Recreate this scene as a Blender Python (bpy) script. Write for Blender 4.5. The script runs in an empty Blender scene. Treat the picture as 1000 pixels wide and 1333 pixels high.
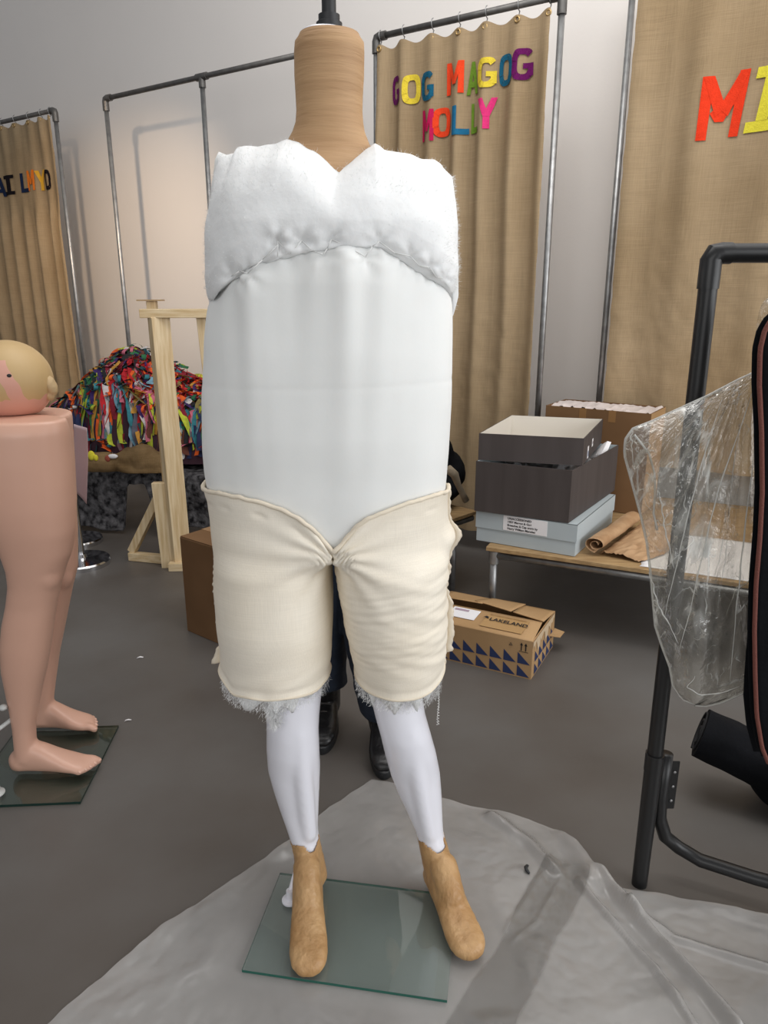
import bpy, bmesh, math, random
from mathutils import Vector, Matrix, noise
random.seed(11)
SC = bpy.context.scene
COL = SC.collection
V = Vector
pi = math.pi

# ------------------------------------------------------------------ survey of the place
F = 950.0; TH = math.radians(16.5); HC = 1.40          # focal (px), camera pitch, camera height
CT, ST = math.cos(TH), math.sin(TH)
def ray(px, py):
    r = (px-500)/F; u = (666.5-py)/F
    return V((r, CT+ST*u, -ST+CT*u))
CAMP = V((0, 0, HC))
def fl(px, py, z=0.0):
    d = ray(px, py); t = (z-HC)/d.z
    return CAMP+d*t
def yp(px, py, Y):
    d = ray(px, py); return CAMP+d*(Y/d.y)
WN = V((.5519, .8339, 0)); WU = V((.8339, -.5519, 0))   # rear wall: normal away from us, run to the right
def W(s, off, z):                                       # point at distance off in front of the rear wall
    return WN*(4.15-off)+WU*s+V((0, 0, z))
def wp(px, py, D=3.6):                                   # (s, z) on the plane of the pipe frames
    d = ray(px, py); t = D/d.dot(WN); p = CAMP+d*t
    return p.dot(WU), p.z
def smooth(a, b, x):
    t = max(0, min(1, (x-a)/(b-a))); return t*t*(3-2*t)
def lerp(a, b, t): return a+(b-a)*t
def interp(tab, x):                                      # tab: sorted (x, v...) rows
    if x <= tab[0][0]: return tab[0][1:]
    for r0, r1 in zip(tab, tab[1:]):
        if x <= r1[0]:
            t = (x-r0[0])/(r1[0]-r0[0]); t = t*t*(3-2*t)*.35+t*.65
            return tuple(lerp(p, q, t) for p, q in zip(r0[1:], r1[1:]))
    return tab[-1][1:]
def nz(x, y=0, z=0): return noise.noise(V((x, y, z)))

# ------------------------------------------------------------------ materials
def lin(c):
    c = c/255
    return c/12.92 if c <= .04045 else ((c+.055)/1.055)**2.4
def rgb(r, g, b): return (lin(r), lin(g), lin(b), 1)
MATS = {}
def mat(name, col, rough=.6, metal=0, var=0, vscale=5, bump=0, bscale=80, stretch=(1,1,1), col2=None, sheen=0, spec=.5, coat=0, detail=4, sss=0):
    if name in MATS: return MATS[name]
    m = bpy.data.materials.new(name); m.use_nodes = True
    nt = m.node_tree; N = nt.nodes; L = nt.links
    b = N['Principled BSDF']
    c = rgb(*col)
    b.inputs['Base Color'].default_value = c
    b.inputs['Roughness'].default_value = rough
    b.inputs['Metallic'].default_value = metal
    b.inputs['Specular IOR Level'].default_value = spec
    b.inputs['Sheen Weight'].default_value = sheen
    b.inputs['Coat Weight'].default_value = coat
    if sss:
        b.inputs['Subsurface Weight'].default_value = sss
        b.inputs['Subsurface Radius'].default_value = (1, .95, .92); b.inputs['Subsurface Scale'].default_value = .018
    tc = N.new('ShaderNodeTexCoord'); mp = N.new('ShaderNodeMapping')
    mp.inputs['Scale'].default_value = stretch
    L.new(tc.outputs['Object'], mp.inputs['Vector'])
    if var or col2:
        n = N.new('ShaderNodeTexNoise'); n.inputs['Scale'].default_value = vscale; n.inputs['Detail'].default_value = detail
        L.new(mp.outputs[0], n.inputs['Vector'])
        r = N.new('ShaderNodeValToRGB')
        if col2: d = rgb(*col2)
        else: d = tuple(x*(1-var) for x in c[:3])+(1,)
        r.color_ramp.elements[0].color = d; r.color_ramp.elements[1].color = c
        r.color_ramp.elements[0].position = .35; r.color_ramp.elements[1].position = .65
        L.new(n.outputs['Fac'], r.inputs[0]); L.new(r.outputs[0], b.inputs['Base Color'])
    if bump:
        n2 = N.new('ShaderNodeTexNoise'); n2.inputs['Scale'].default_value = bscale; n2.inputs['Detail'].default_value = 3
        L.new(mp.outputs[0], n2.inputs['Vector'])
        bp = N.new('ShaderNodeBump'); bp.inputs['Strength'].default_value = bump; bp.inputs['Distance'].default_value = .01
        L.new(n2.outputs['Fac'], bp.inputs['Height']); L.new(bp.outputs[0], b.inputs['Normal'])
    MATS[name] = m
    return m
def woven(name, col, col2, scale=260, strength=.35, vscale=3, axis='OBJ', amount=.5):
    """plain-weave cloth: two crossed wave textures plus slubs"""
    m = mat(name, col, rough=.95, col2=col2, vscale=vscale, spec=.1, detail=8)
    nt = m.node_tree; N = nt.nodes; L = nt.links; b = N['Principled BSDF']
    tc = [n for n in N if n.type == 'TEX_COORD'][0]
    ramp = [n for n in N if n.type == 'VALTORGB'][0]
    outs = []
    for st in ((900, 900, 18), (18, 18, 900)):
        mp = N.new('ShaderNodeMapping'); mp.inputs['Scale'].default_value = tuple(x*scale/900 for x in st)
        n = N.new('ShaderNodeTexNoise'); n.inputs['Scale'].default_value = 1; n.inputs['Detail'].default_value = 2
        L.new(tc.outputs['Object'], mp.inputs[0]); L.new(mp.outputs[0], n.inputs['Vector']); outs.append(n)
    add = N.new('ShaderNodeMath'); add.operation = 'ADD'
    L.new(outs[0].outputs['Fac'], add.inputs[0]); L.new(outs[1].outputs['Fac'], add.inputs[1])
    mr = N.new('ShaderNodeMapRange'); mr.inputs['From Min'].default_value = .75; mr.inputs['From Max'].default_value = 1.25
    mr.inputs['To Min'].default_value = 1-amount*.5; mr.inputs['To Max'].default_value = 1+amount*.3
    L.new(add.outputs[0], mr.inputs['Value'])
    mx = N.new('ShaderNodeVectorMath'); mx.operation = 'SCALE'
    L.new(ramp.outputs[0], mx.inputs[0]); L.new(mr.outputs[0], mx.inputs['Scale'])
    L.new(mx.outputs[0], b.inputs['Base Color'])
    bp = N.new('ShaderNodeBump'); bp.inputs['Strength'].default_value = strength; bp.inputs['Distance'].default_value = .004
    L.new(add.outputs[0], bp.inputs['Height']); L.new(bp.outputs[0], b.inputs['Normal'])
    return m
def clear(name, tint, white, milk, rough, gloss=.5, bump=0, bscale=30, milknoise=0, mscale=4):
    """thin see-through sheet: transparent + a little milky diffuse + glossy skin"""
    m = bpy.data.materials.new(name); m.use_nodes = True
    nt = m.node_tree; N = nt.nodes; L = nt.links; N.clear()
    out = N.new('ShaderNodeOutputMaterial')
    tr = N.new('ShaderNodeBsdfTransparent'); tr.inputs[0].default_value = rgb(*tint)
    df = N.new('ShaderNodeBsdfDiffuse'); df.inputs[0].default_value = rgb(*white)
    gl = N.new('ShaderNodeBsdfGlossy'); gl.inputs['Roughness'].default_value = rough
    m1 = N.new('ShaderNodeMixShader'); m1.inputs[0].default_value = milk
    L.new(tr.outputs[0], m1.inputs[1]); L.new(df.outputs[0], m1.inputs[2])
    fr = N.new('ShaderNodeLayerWeight'); fr.inputs['Blend'].default_value = .5
    pw = N.new('ShaderNodeMath'); pw.operation = 'POWER'; pw.inputs[1].default_value = 3.2; L.new(fr.outputs['Facing'], pw.inputs[0])
    mu = N.new('ShaderNodeMath'); mu.operation = 'MULTIPLY_ADD'; mu.inputs[1].default_value = gloss; mu.inputs[2].default_value = .045*gloss
    L.new(pw.outputs[0], mu.inputs[0])
    m2 = N.new('ShaderNodeMixShader'); L.new(mu.outputs[0], m2.inputs[0])
    L.new(m1.outputs[0], m2.inputs[1]); L.new(gl.outputs[0], m2.inputs[2]); L.new(m2.outputs[0], out.inputs[0])
    tc = N.new('ShaderNodeTexCoord')
    if bump:
        n = N.new('ShaderNodeTexNoise'); n.inputs['Scale'].default_value = bscale; n.inputs['Detail'].default_value = 4
        n.inputs['Distortion'].default_value = 1.2
        L.new(tc.outputs['Object'], n.inputs['Vector'])
        bp = N.new('ShaderNodeBump'); bp.inputs['Strength'].default_value = bump; bp.inputs['Distance'].default_value = .02
        L.new(n.outputs['Fac'], bp.inputs['Height'])
        for s in (df, gl, fr): L.new(bp.outputs[0], s.inputs['Normal'])
    if milknoise:
        n = N.new('ShaderNodeTexNoise'); n.inputs['Scale'].default_value = mscale; n.inputs['Detail'].default_value = 5
        L.new(tc.outputs['Object'], n.inputs['Vector'])
        mr = N.new('ShaderNodeMapRange'); mr.inputs['From Min'].default_value = .3; mr.inputs['From Max'].default_value = .7
        mr.inputs['To Min'].default_value = milk-milknoise; mr.inputs['To Max'].default_value = milk+milknoise
        L.new(n.outputs['Fac'], mr.inputs['Value']); L.new(mr.outputs[0], m1.inputs[0])
    MATS[name] = m
    return m

M_WAD = mat('white_wadding', (238, 239, 239), .95, var=.05, vscale=14, bump=.16, bscale=60, sheen=.15, spec=.1, sss=.7)
M_WADB = mat('white_wadding_body', (240, 241, 239), .95, var=.03, vscale=9, bump=.02, bscale=160, sheen=.1, spec=.1, sss=.7)
M_FIBRE = mat('wadding_fibre', (240, 240, 240), 1, spec=0)
M_CAL = woven('calico', (247, 239, 224), (240, 230, 212), scale=700, strength=.12, vscale=6, amount=.08)
M_CALP = mat('calico_edge', (234, 222, 202), .9, var=.08, vscale=30, spec=.1)
M_NECK = mat('neck_paper', (184, 148, 108), .62, col2=(166, 130, 92), vscale=7, stretch=(.6, .6, 6), bump=.3, bscale=22)
M_KRAFT = mat('brown_gum_paper', (190, 152, 106), .46, col2=(166, 126, 80), vscale=22, bump=.55, bscale=60, stretch=(1, 1, .5), detail=6)
M_LEG = mat('white_gloss_plastic', (238, 238, 246), .28, coat=.2)
M_FLESH = mat('flesh_plastic', (220, 174, 152), .36, var=.05, vscale=4)
M_STEEL = mat('galvanised_steel', (165, 165, 165), .42, metal=.85, var=.25, vscale=25)
M_RAIL = mat('dull_steel', (112, 110, 108), .5, metal=.7, var=.25, vscale=25)
M_CHROME = mat('chrome', (215, 215, 218), .12, metal=1)
M_BLACK = mat('black_paint_metal', (22, 22, 23), .38)
M_BLKP = mat('black_plastic', (34, 35, 37), .5)
M_BLKC = mat('black_cloth', (17, 18, 22), .9, var=.3, vscale=8, spec=.15, bump=.2, bscale=90)
M_GRNC = mat('dark_green_cloth', (18, 34, 28), .9, var=.3, vscale=8, spec=.15)
M_BIND = mat('red_brown_binding', (112, 62, 52), .8, bump=.4, bscale=400)
M_HESS = woven('hessian', (172, 150, 120), (156, 134, 104), scale=420, strength=.25, vscale=2, amount=.26)
M_WOOD = mat('pine', (224, 203, 166), .6, col2=(200, 172, 128), vscale=6, stretch=(12, 12, .8), bump=.1, bscale=30)
M_WOODX = mat('pine_cross', (220, 199, 162), .6, col2=(198, 170, 126), vscale=6, stretch=(1, 12, 12), bump=.1, bscale=30)
M_PLY = mat('plywood', (176, 146, 104), .6, col2=(150, 120, 82), vscale=5, stretch=(2, 12, 12))
M_CARD = mat('brown_cardboard', (182, 148, 108), .8, col2=(168, 134, 94), vscale=3, bump=.1, bscale=200, spec=.2)
M_CARDD = mat('dark_cardboard', (126, 95, 66), .8, col2=(112, 83, 56), vscale=3, spec=.2)
M_TAPE = mat('brown_tape', (140, 104, 66), .3)
M_GREYB = mat('grey_brown_card', (80, 73, 71), .75, col2=(73, 66, 64), vscale=3, stretch=(6, 6, .6), spec=.25)
M_PALEB = mat('pale_grey_card', (182, 192, 196), .7, var=.05, spec=.25)
M_WHITE = mat('white_card', (214, 208, 198), .8, var=.03)
M_PAPER = mat('white_paper', (236, 234, 236), .8)
M_PINKP = mat('pink_paper', (222, 200, 208), .8, var=.05)
M_INK = mat('black_ink', (30, 28, 30), .7)
M_NAVY = mat('navy_ink', (38, 52, 92), .7)
M_WRAP = mat('kraft_wrapping', (186, 152, 116), .75, col2=(160, 124, 88), vscale=10, bump=.4, bscale=30)
M_JEAN = mat('dark_denim', (34, 44, 60), .85, col2=(22, 30, 44), vscale=9, bump=.2, bscale=300)
M_LEATH = mat('black_leather', (20, 19, 20), .35, bump=.2, bscale=60)
M_SKIN = mat('skin', (214, 170, 146), .5)
M_TOP = mat('dark_jumper', (40, 42, 50), .9, bump=.3, bscale=200)
M_HAIR = mat('brown_hair', (70, 50, 36), .6, stretch=(6, 6, 1), bump=.6, bscale=40)
M_EYE = mat('eye', (40, 36, 34), .2)
M_LIP = mat('lip', (170, 100, 92), .5)
M_STUFF = woven('old_canvas', (134, 110, 78), (108, 86, 58), scale=300, strength=.3, vscale=7, amount=.3)
M_BLANK = mat('mottled_blanket', (112, 110, 112), 1, col2=(34, 33, 35), vscale=26, bump=.8, bscale=60, spec=.05, detail=8)
M_GLASS = clear('plate_glass', (238, 244, 242), (176, 184, 180), .13, .02, gloss=.9)
M_GLASSD = clear('plate_glass_dark', (226, 232, 226), (120, 140, 130), .04, .02, gloss=.9)
M_GEDGE = mat('glass_edge', (38, 92, 80), .15)
M_GEDGE2 = mat('glass_edge_dark', (20, 48, 42), .15)
M_CLEAR = clear('clear_vinyl', (243, 241, 236), (225, 225, 220), .09, .07, gloss=1.0, bump=.6, bscale=13, milknoise=.06, mscale=14)
M_CSEAM = clear('clear_vinyl_seam', (232, 232, 228), (232, 232, 229), .42, .10, gloss=1)

nt = M_CLEAR.node_tree; N = nt.nodes; L = nt.links
mixn = [q for q in N if q.type == 'MIX_SHADER' and q.inputs[2].links[0].from_node.type == 'BSDF_DIFFUSE'][0]
tc = [q for q in N if q.type == 'TEX_COORD'][0]; old = mixn.inputs[0].links[0].from_socket
acc = old
for sc_, st_, wid, amt in ((9, (1, 1, .45), .026, .62), (22, (1, 1, .7), .026, .5), (5, (1.2, 1, .22), .016, .7)):
    mp = N.new('ShaderNodeMapping'); mp.inputs['Scale'].default_value = st_; mp.inputs['Rotation'].default_value = (0, .35, 0); L.new(tc.outputs['Object'], mp.inputs[0])
    n = N.new('ShaderNodeTexNoise'); n.inputs['Scale'].default_value = sc_; n.inputs['Detail'].default_value = 2; n.inputs['Distortion'].default_value = .6; L.new(mp.outputs[0], n.inputs['Vector'])
    sb = N.new('ShaderNodeMath'); sb.operation = 'SUBTRACT'; sb.inputs[1].default_value = .5; L.new(n.outputs['Fac'], sb.inputs[0])
    ab = N.new('ShaderNodeMath'); ab.operation = 'ABSOLUTE'; L.new(sb.outputs[0], ab.inputs[0])
    mr = N.new('ShaderNodeMapRange'); mr.interpolation_type = 'SMOOTHSTEP'; mr.inputs['From Min'].default_value = 0; mr.inputs['From Max'].default_value = wid
    mr.inputs['To Min'].default_value = amt; mr.inputs['To Max'].default_value = 0; L.new(ab.outputs[0], mr.inputs['Value'])
    # white glints painted into the milk along creases, broken up by noise
    n2 = N.new('ShaderNodeTexNoise'); n2.inputs['Scale'].default_value = sc_*.6+3; L.new(tc.outputs['Object'], n2.inputs['Vector'])
    m2 = N.new('ShaderNodeMapRange'); m2.inputs['From Min'].default_value = .48; m2.inputs['From Max'].default_value = .62; L.new(n2.outputs['Fac'], m2.inputs['Value'])
    mu = N.new('ShaderNodeMath'); mu.operation = 'MULTIPLY'; L.new(mr.outputs[0], mu.inputs[0]); L.new(m2.outputs[0], mu.inputs[1])
    ad = N.new('ShaderNodeMath'); ad.operation = 'ADD'; L.new(acc, ad.inputs[0]); L.new(mu.outputs[0], ad.inputs[1]); acc = ad.outputs[0]
L.new(acc, mixn.inputs[0])
[q for q in N if q.type == 'MATH' and q.operation == 'MULTIPLY_ADD'][0].inputs[2].default_value = .10

# floor: scuffed dark grey vinyl
M_FLOOR = mat('dark_floor', (102, 99, 96), .40, col2=(86, 79, 73), vscale=1.3, bump=.05, bscale=40, detail=8)
nt = M_FLOOR.node_tree; b = nt.nodes['Principled BSDF']
n = nt.nodes.new('ShaderNodeTexNoise'); n.inputs['Scale'].default_value = 3.5; n.inputs['Detail'].default_value = 8
mr = nt.nodes.new('ShaderNodeMapRange'); mr.inputs['To Min'].default_value = .36; mr.inputs['To Max'].default_value = .62
tc = [q for q in nt.nodes if q.type == 'TEX_COORD'][0]
nt.links.new(tc.outputs['Object'], n.inputs['Vector']); nt.links.new(n.outputs['Fac'], mr.inputs['Value']); nt.links.new(mr.outputs[0], b.inputs['Roughness'])
M_WALL = mat('grey_wall', (240, 235, 231), .85, var=.03, vscale=1.2, bump=.05, bscale=60, spec=.2)

# ------------------------------------------------------------------ object helpers
ORG = {}
def tag(o, label=None, cat=None, group=None, kind=None):
    if label: o['label'] = label
    if cat: o['category'] = cat
    if group: o['group'] = group
    if kind: o['kind'] = kind
    return o
def thing(name, label, cat, loc, group=None):
    o = bpy.data.objects.new(name, None); COL.objects.link(o)
    o.empty_display_size = .1
    o.location = loc; ORG[o.name] = V(loc)
    return tag(o, label, cat, group)
def finish(name, me, m, parent, sm, loc=None):
    if parent is not None: org = ORG[parent.name]
    else:
        if loc is None:
            xs = [v.co for v in me.vertices]
            lo = [min(c[i] for c in xs) for i in range(3)]; hi = [max(c[i] for c in xs) for i in range(3)]
            loc = V(((lo[0]+hi[0])/2, (lo[1]+hi[1])/2, lo[2]))
        org = V(loc)
    me.transform(Matrix.Translation(-org))
    for mm in (m if isinstance(m, (list, tuple)) else [m]): me.materials.append(mm)
    o = bpy.data.objects.new(name, me); COL.objects.link(o)
    if parent is not None: o.parent = parent
    else: o.location = org
    ORG[o.name] = org
    if sm:
        for p in me.polygons: p.use_smooth = True
        if sm != True:
            try: me.set_sharp_from_angle(angle=math.radians(sm))
            except Exception: pass
    return o

TMP = bpy.data.scenes.new('workbench'); TRASH = []
class MB:
    def __init__(s): s.v = []; s.f = []; s.mi = []
    def add(s, vs, fs, mi=0):
        o = len(s.v); s.v += [V(x) for x in vs]; s.f += [tuple(o+i for i in f) for f in fs]; s.mi += [mi]*len(fs); return s
    def grid(s, P, closed_u=False, closed_v=False, mi=0):
        nu = len(P); nv = len(P[0]); vs = [p for r in P for p in r]; fs = []
        for i in range(nu if closed_u else nu-1):
            for j in range(nv if closed_v else nv-1):
                a = i*nv+j; b_ = ((i+1) % nu)*nv+j; c = ((i+1) % nu)*nv+(j+1) % nv; d = i*nv+(j+1) % nv
                fs.append((a, b_, c, d))
        return s.add(vs, fs, mi)
    def loft(s, rings, caps=True, mi=0):
        n0 = len(rings[0]); o = len(s.v)
        s.grid(rings, closed_v=True, mi=mi)
        if caps:
            s.f.append(tuple(o+i for i in range(n0))); s.mi.append(mi)
            k = o+(len(rings)-1)*n0; s.f.append(tuple(k+n0-1-i for i in range(n0))); s.mi.append(mi)
        return s
    def box(s, o, X, Y, Z, mi=0):                # corner o, edge vectors
        o, X, Y, Z = V(o), V(X), V(Y), V(Z)
        vs = [o, o+X, o+X+Y, o+Y, o+Z, o+X+Z, o+X+Y+Z, o+Y+Z]
        return s.add(vs, [(0,3,2,1),(4,5,6,7),(0,1,5,4),(1,2,6,5),(2,3,7,6),(3,0,4,7)], mi)
    def bar(s, p, q, w, h, up=(0,0,1), mi=0):     # rectangular bar p->q
        p, q = V(p), V(q); d = (q-p); dn = d.normalized(); a = dn.cross(V(up)).normalized(); b_ = a.cross(dn).normalized()
        return s.box(p-a*w/2-b_*h/2, a*w, b_*h, d, mi) if False else s.add(
            [p-a*w/2-b_*h/2, p+a*w/2-b_*h/2, p+a*w/2+b_*h/2, p-a*w/2+b_*h/2, q-a*w/2-b_*h/2, q+a*w/2-b_*h/2, q+a*w/2+b_*h/2, q-a*w/2+b_*h/2],
            [(0,3,2,1),(4,5,6,7),(0,1,5,4),(1,2,6,5),(2,3,7,6),(3,0,4,7)], mi)
    def tube(s, pts, r, n=12, caps=True, mi=0, closed=False):
        pts = [V(p) for p in pts]; rs = r if isinstance(r, (list, tuple)) else [r]*len(pts)
        rings = []; ref = None
        for i, p in enumerate(pts):
            if closed: t = pts[(i+1) % len(pts)]-pts[i-1]
            else: t = pts[min(i+1, len(pts)-1)]-pts[max(i-1, 0)]
            t.normalize()
            if ref is None:
                ref = t.orthogonal().normalized()
            ref = (ref-t*ref.dot(t)).normalized(); b_ = t.cross(ref)
            rings.append([p+ref*math.cos(2*pi*k/n)*rs[i]+b_*math.sin(2*pi*k/n)*rs[i] for k in range(n)])
        if closed: return s.grid(rings, closed_u=True, closed_v=True, mi=mi)
        return s.loft(rings, caps, mi)
    def lathe(s, c, prof, n=32, caps=True, mi=0, sx=1, sy=1):   # prof: (r, z)
        c = V(c)
        return s.loft([[c+V((r*sx*math.cos(2*pi*k/n), r*sy*math.sin(2*pi*k/n), z)) for k in range(n)] for r, z in prof], caps, mi)
    def ell(s, c, r, n=16, rot=None, mi=0):
        c = V(c); r = (r, r, r) if not hasattr(r, '__len__') else r; R = rot or Matrix.Identity(3); rings = []
        for i in range(n//2+1):
            a = -pi/2+pi*i/(n//2); ca = max(math.cos(a), .02)
            rings.append([c+R@V((r[0]*ca*math.cos(2*pi*k/n), r[1]*ca*math.sin(2*pi*k/n), r[2]*math.sin(a))) for k in range(n)])
        return s.loft(rings, True, mi)
    def cap(s, p, q, r0, r1, n=14, mi=0):        # tapered capsule
        p, q = V(p), V(q); d = q-p; L_ = max(d.length, 1e-6); t = d/L_; a = t.orthogonal().normalized(); b_ = t.cross(a)
        prof = [(r0*math.cos(x), -r0*math.sin(x)) for x in (1.5, 1.1, .7, .35)]+[(r0, 0), (r1, L_)]+[(r1*math.cos(x), L_+r1*math.sin(x)) for x in (.35, .7, 1.1, 1.5)]
        return s.loft([[p+t*h+a*r*math.cos(2*pi*k/n)+b_*r*math.sin(2*pi*k/n) for k in range(n)] for r, h in prof], True, mi)
    def mesh(s, name, bevel=0, seg=2, recalc=True, merge=0):
        me = bpy.data.meshes.new(name); me.from_pydata([tuple(x) for x in s.v], [], s.f)
        for p, m_ in zip(me.polygons, s.mi): p.material_index = m_
        bm = bmesh.new(); bm.from_mesh(me)
        if merge: bmesh.ops.remove_doubles(bm, verts=bm.verts, dist=merge)
        if recalc: bmesh.ops.recalc_face_normals(bm, faces=bm.faces)
        if bevel:
            es = [e for e in bm.edges if len(e.link_faces) == 2 and e.calc_face_angle(0) > .5]
            bmesh.ops.bevel(bm, geom=es, offset=bevel, segments=seg, affect='EDGES', profile=.5, clamp_overlap=True)
        bm.to_mesh(me); bm.free()
        return me
    def build(s, name, m, parent=None, sm=35, bevel=0, seg=2, loc=None, recalc=True, merge=0, solid=0):
        me = s.mesh(name, bevel, seg, recalc, merge)
        o = finish(name, me, m, parent, sm, loc)
        if solid:
            md = o.modifiers.new('thickness', 'SOLIDIFY'); md.thickness = solid; md.offset = 0
        return o
    def blob(s, name, m, parent=None, voxel=.006, it=6, loc=None, disp=None, cut=None):
        """overlapping closed shapes -> one continuous smooth skin"""
        me = s.mesh(name); o = bpy.data.objects.new('tmp', me); TMP.collection.objects.link(o)
        for q in TRASH[-1:]:
            if q.name in TMP.collection.objects: TMP.collection.objects.unlink(q)
        r = o.modifiers.new('r', 'REMESH'); r.mode = 'VOXEL'; r.voxel_size = voxel
        k = o.modifiers.new('s', 'SMOOTH'); k.iterations = it; k.factor = .5
        TMP.view_layers[0].update(); dg = TMP.view_layers[0].depsgraph
        me2 = bpy.data.meshes.new_from_object(o.evaluated_get(dg)); me2.name = name
        TRASH.append(o)
        if disp:
            nn_ = [v.normal.copy() for v in me2.vertices]
            for v, q in zip(me2.vertices, nn_): v.co = v.co+q*disp(v.co)
        if cut:
            bm = bmesh.new(); bm.from_mesh(me2)
            bmesh.ops.delete(bm, geom=[q for q in bm.faces if cut(q.calc_center_median())], context='FACES')
            bm.to_mesh(me2); bm.free()
        me2.materials.clear()
        return finish(name, me2, m, parent, True, loc)

def text(name, s, size, o, X, Y, m, parent, bold=0, align='LEFT', sx=1):
    cu = bpy.data.curves.new('t', 'FONT'); cu.body = s; cu.size = size; cu.offset = bold; cu.align_x = align; cu.resolution_u = 2
    ob = bpy.data.objects.new('t', cu); TMP.collection.objects.link(ob)
    TMP.view_layers[0].update(); dg = TMP.view_layers[0].depsgraph
    me = bpy.data.meshes.new_from_object(ob.evaluated_get(dg)); TRASH.append(ob)
    X, Y, o = V(X).normalized(), V(Y).normalized(), V(o)
    for v in me.vertices: v.co = o+X*v.co.x*sx+Y*v.co.y
    me.materials.clear(); me.name = name
    return finish(name, me, m, parent, False)

# ------------------------------------------------------------------ the setting
def struct(name, mb, m, **k):
    o = mb.build(name, m, None, **k); o['kind'] = 'structure'; return o
mb = MB(); mb.add([(-9, -4, 0), (7, -4, 0), (7, 10, 0), (-9, 10, 0), (-9, -4, -.05), (7, -4, -.05), (7, 10, -.05), (-9, 10, -.05)],
                  [(0,1,2,3),(7,6,5,4),(0,4,5,1),(1,5,6,2),(2,6,7,3),(3,7,4,0)])
struct('floor', mb, M_FLOOR, sm=False, loc=(0, 0, 0))
mb = MB(); mb.box(W(-9, 0, 0), WU*14, WN*.12, (0, 0, 4.6))
struct('wall_back', mb, M_WALL, sm=False, loc=(0, 0, 0))
mb = MB(); mb.box(W(-9, .018, 0), WU*14, WN*.016, (0, 0, .12))
struct('baseboard_back', mb, mat('skirting_paint', (150, 146, 142), .6), bevel=.004)

# ------------------------------------------------------------------ pipe frames against the wall
OFF = .55; OFFR = .25; RZ = 2.69; RP = .0155
def frame(label, ss, s_rail, ends, OFF=OFF, RZ=RZ):
    t = thing('pipe_frame', label, 'frame', W(ss[0], OFF, 0), 'scaffold pipe frames standing along the rear wall')
    MB().tube([W(s_rail[0], OFF, RZ), W(s_rail[1], OFF, RZ)], RP, 14).build('rail', M_RAIL, t, sm=True)
    for i, s in enumerate(ss):
        MB().tube([W(s, OFF, .02), W(s, OFF, RZ-.01)], RP, 14).build('post', M_STEEL, t, sm=True)
        f = MB(); f.lathe(W(s, OFF, .0), [(.05, 0), (.05, .006), (.024, .008), (.024, .05)], 20)
        f.build('base_flange', M_RAIL, t, sm=30)
        c = MB()
        if i in ends:   # elbow
            d = 1 if i == 0 else -1
            c.tube([W(s, OFF, RZ-.075), W(s, OFF, RZ-.02), W(s+d*.006, OFF, RZ-.004), W(s+d*.02, OFF, RZ), W(s+d*.06, OFF, RZ)], .022, 14)
        else:           # tee
            c.tube([W(s-.045, OFF, RZ), W(s+.045, OFF, RZ)], .0215, 14); c.tube([W(s, OFF, RZ-.06), W(s, OFF, RZ)], .0215, 14)
        c.build('pipe_fitting', M_RAIL, t, sm=40)
    return t
frame('grey scaffold pipe frame carrying the curtain lettered with a dark L, behind the flesh-coloured mannequin', [-7.2, -5.245], (-7.2, -5.245), (0, 1))
frame('empty grey scaffold pipe frame without any curtain, behind the rag costume', [-4.665, -3.725, -2.785], (-4.665, -2.785), (0, 2))
frame('grey scaffold pipe frame carrying the curtain reading GOG MAGOG MOLLY', [-2.431, -1.423], (-2.431, -1.423), (0, 1))
frame('grey scaffold pipe frame carrying the curtain with the big red M and yellow I', [-1.202, .95], (-1.202, .95), (0, 1), OFFR, 2.86)

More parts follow.
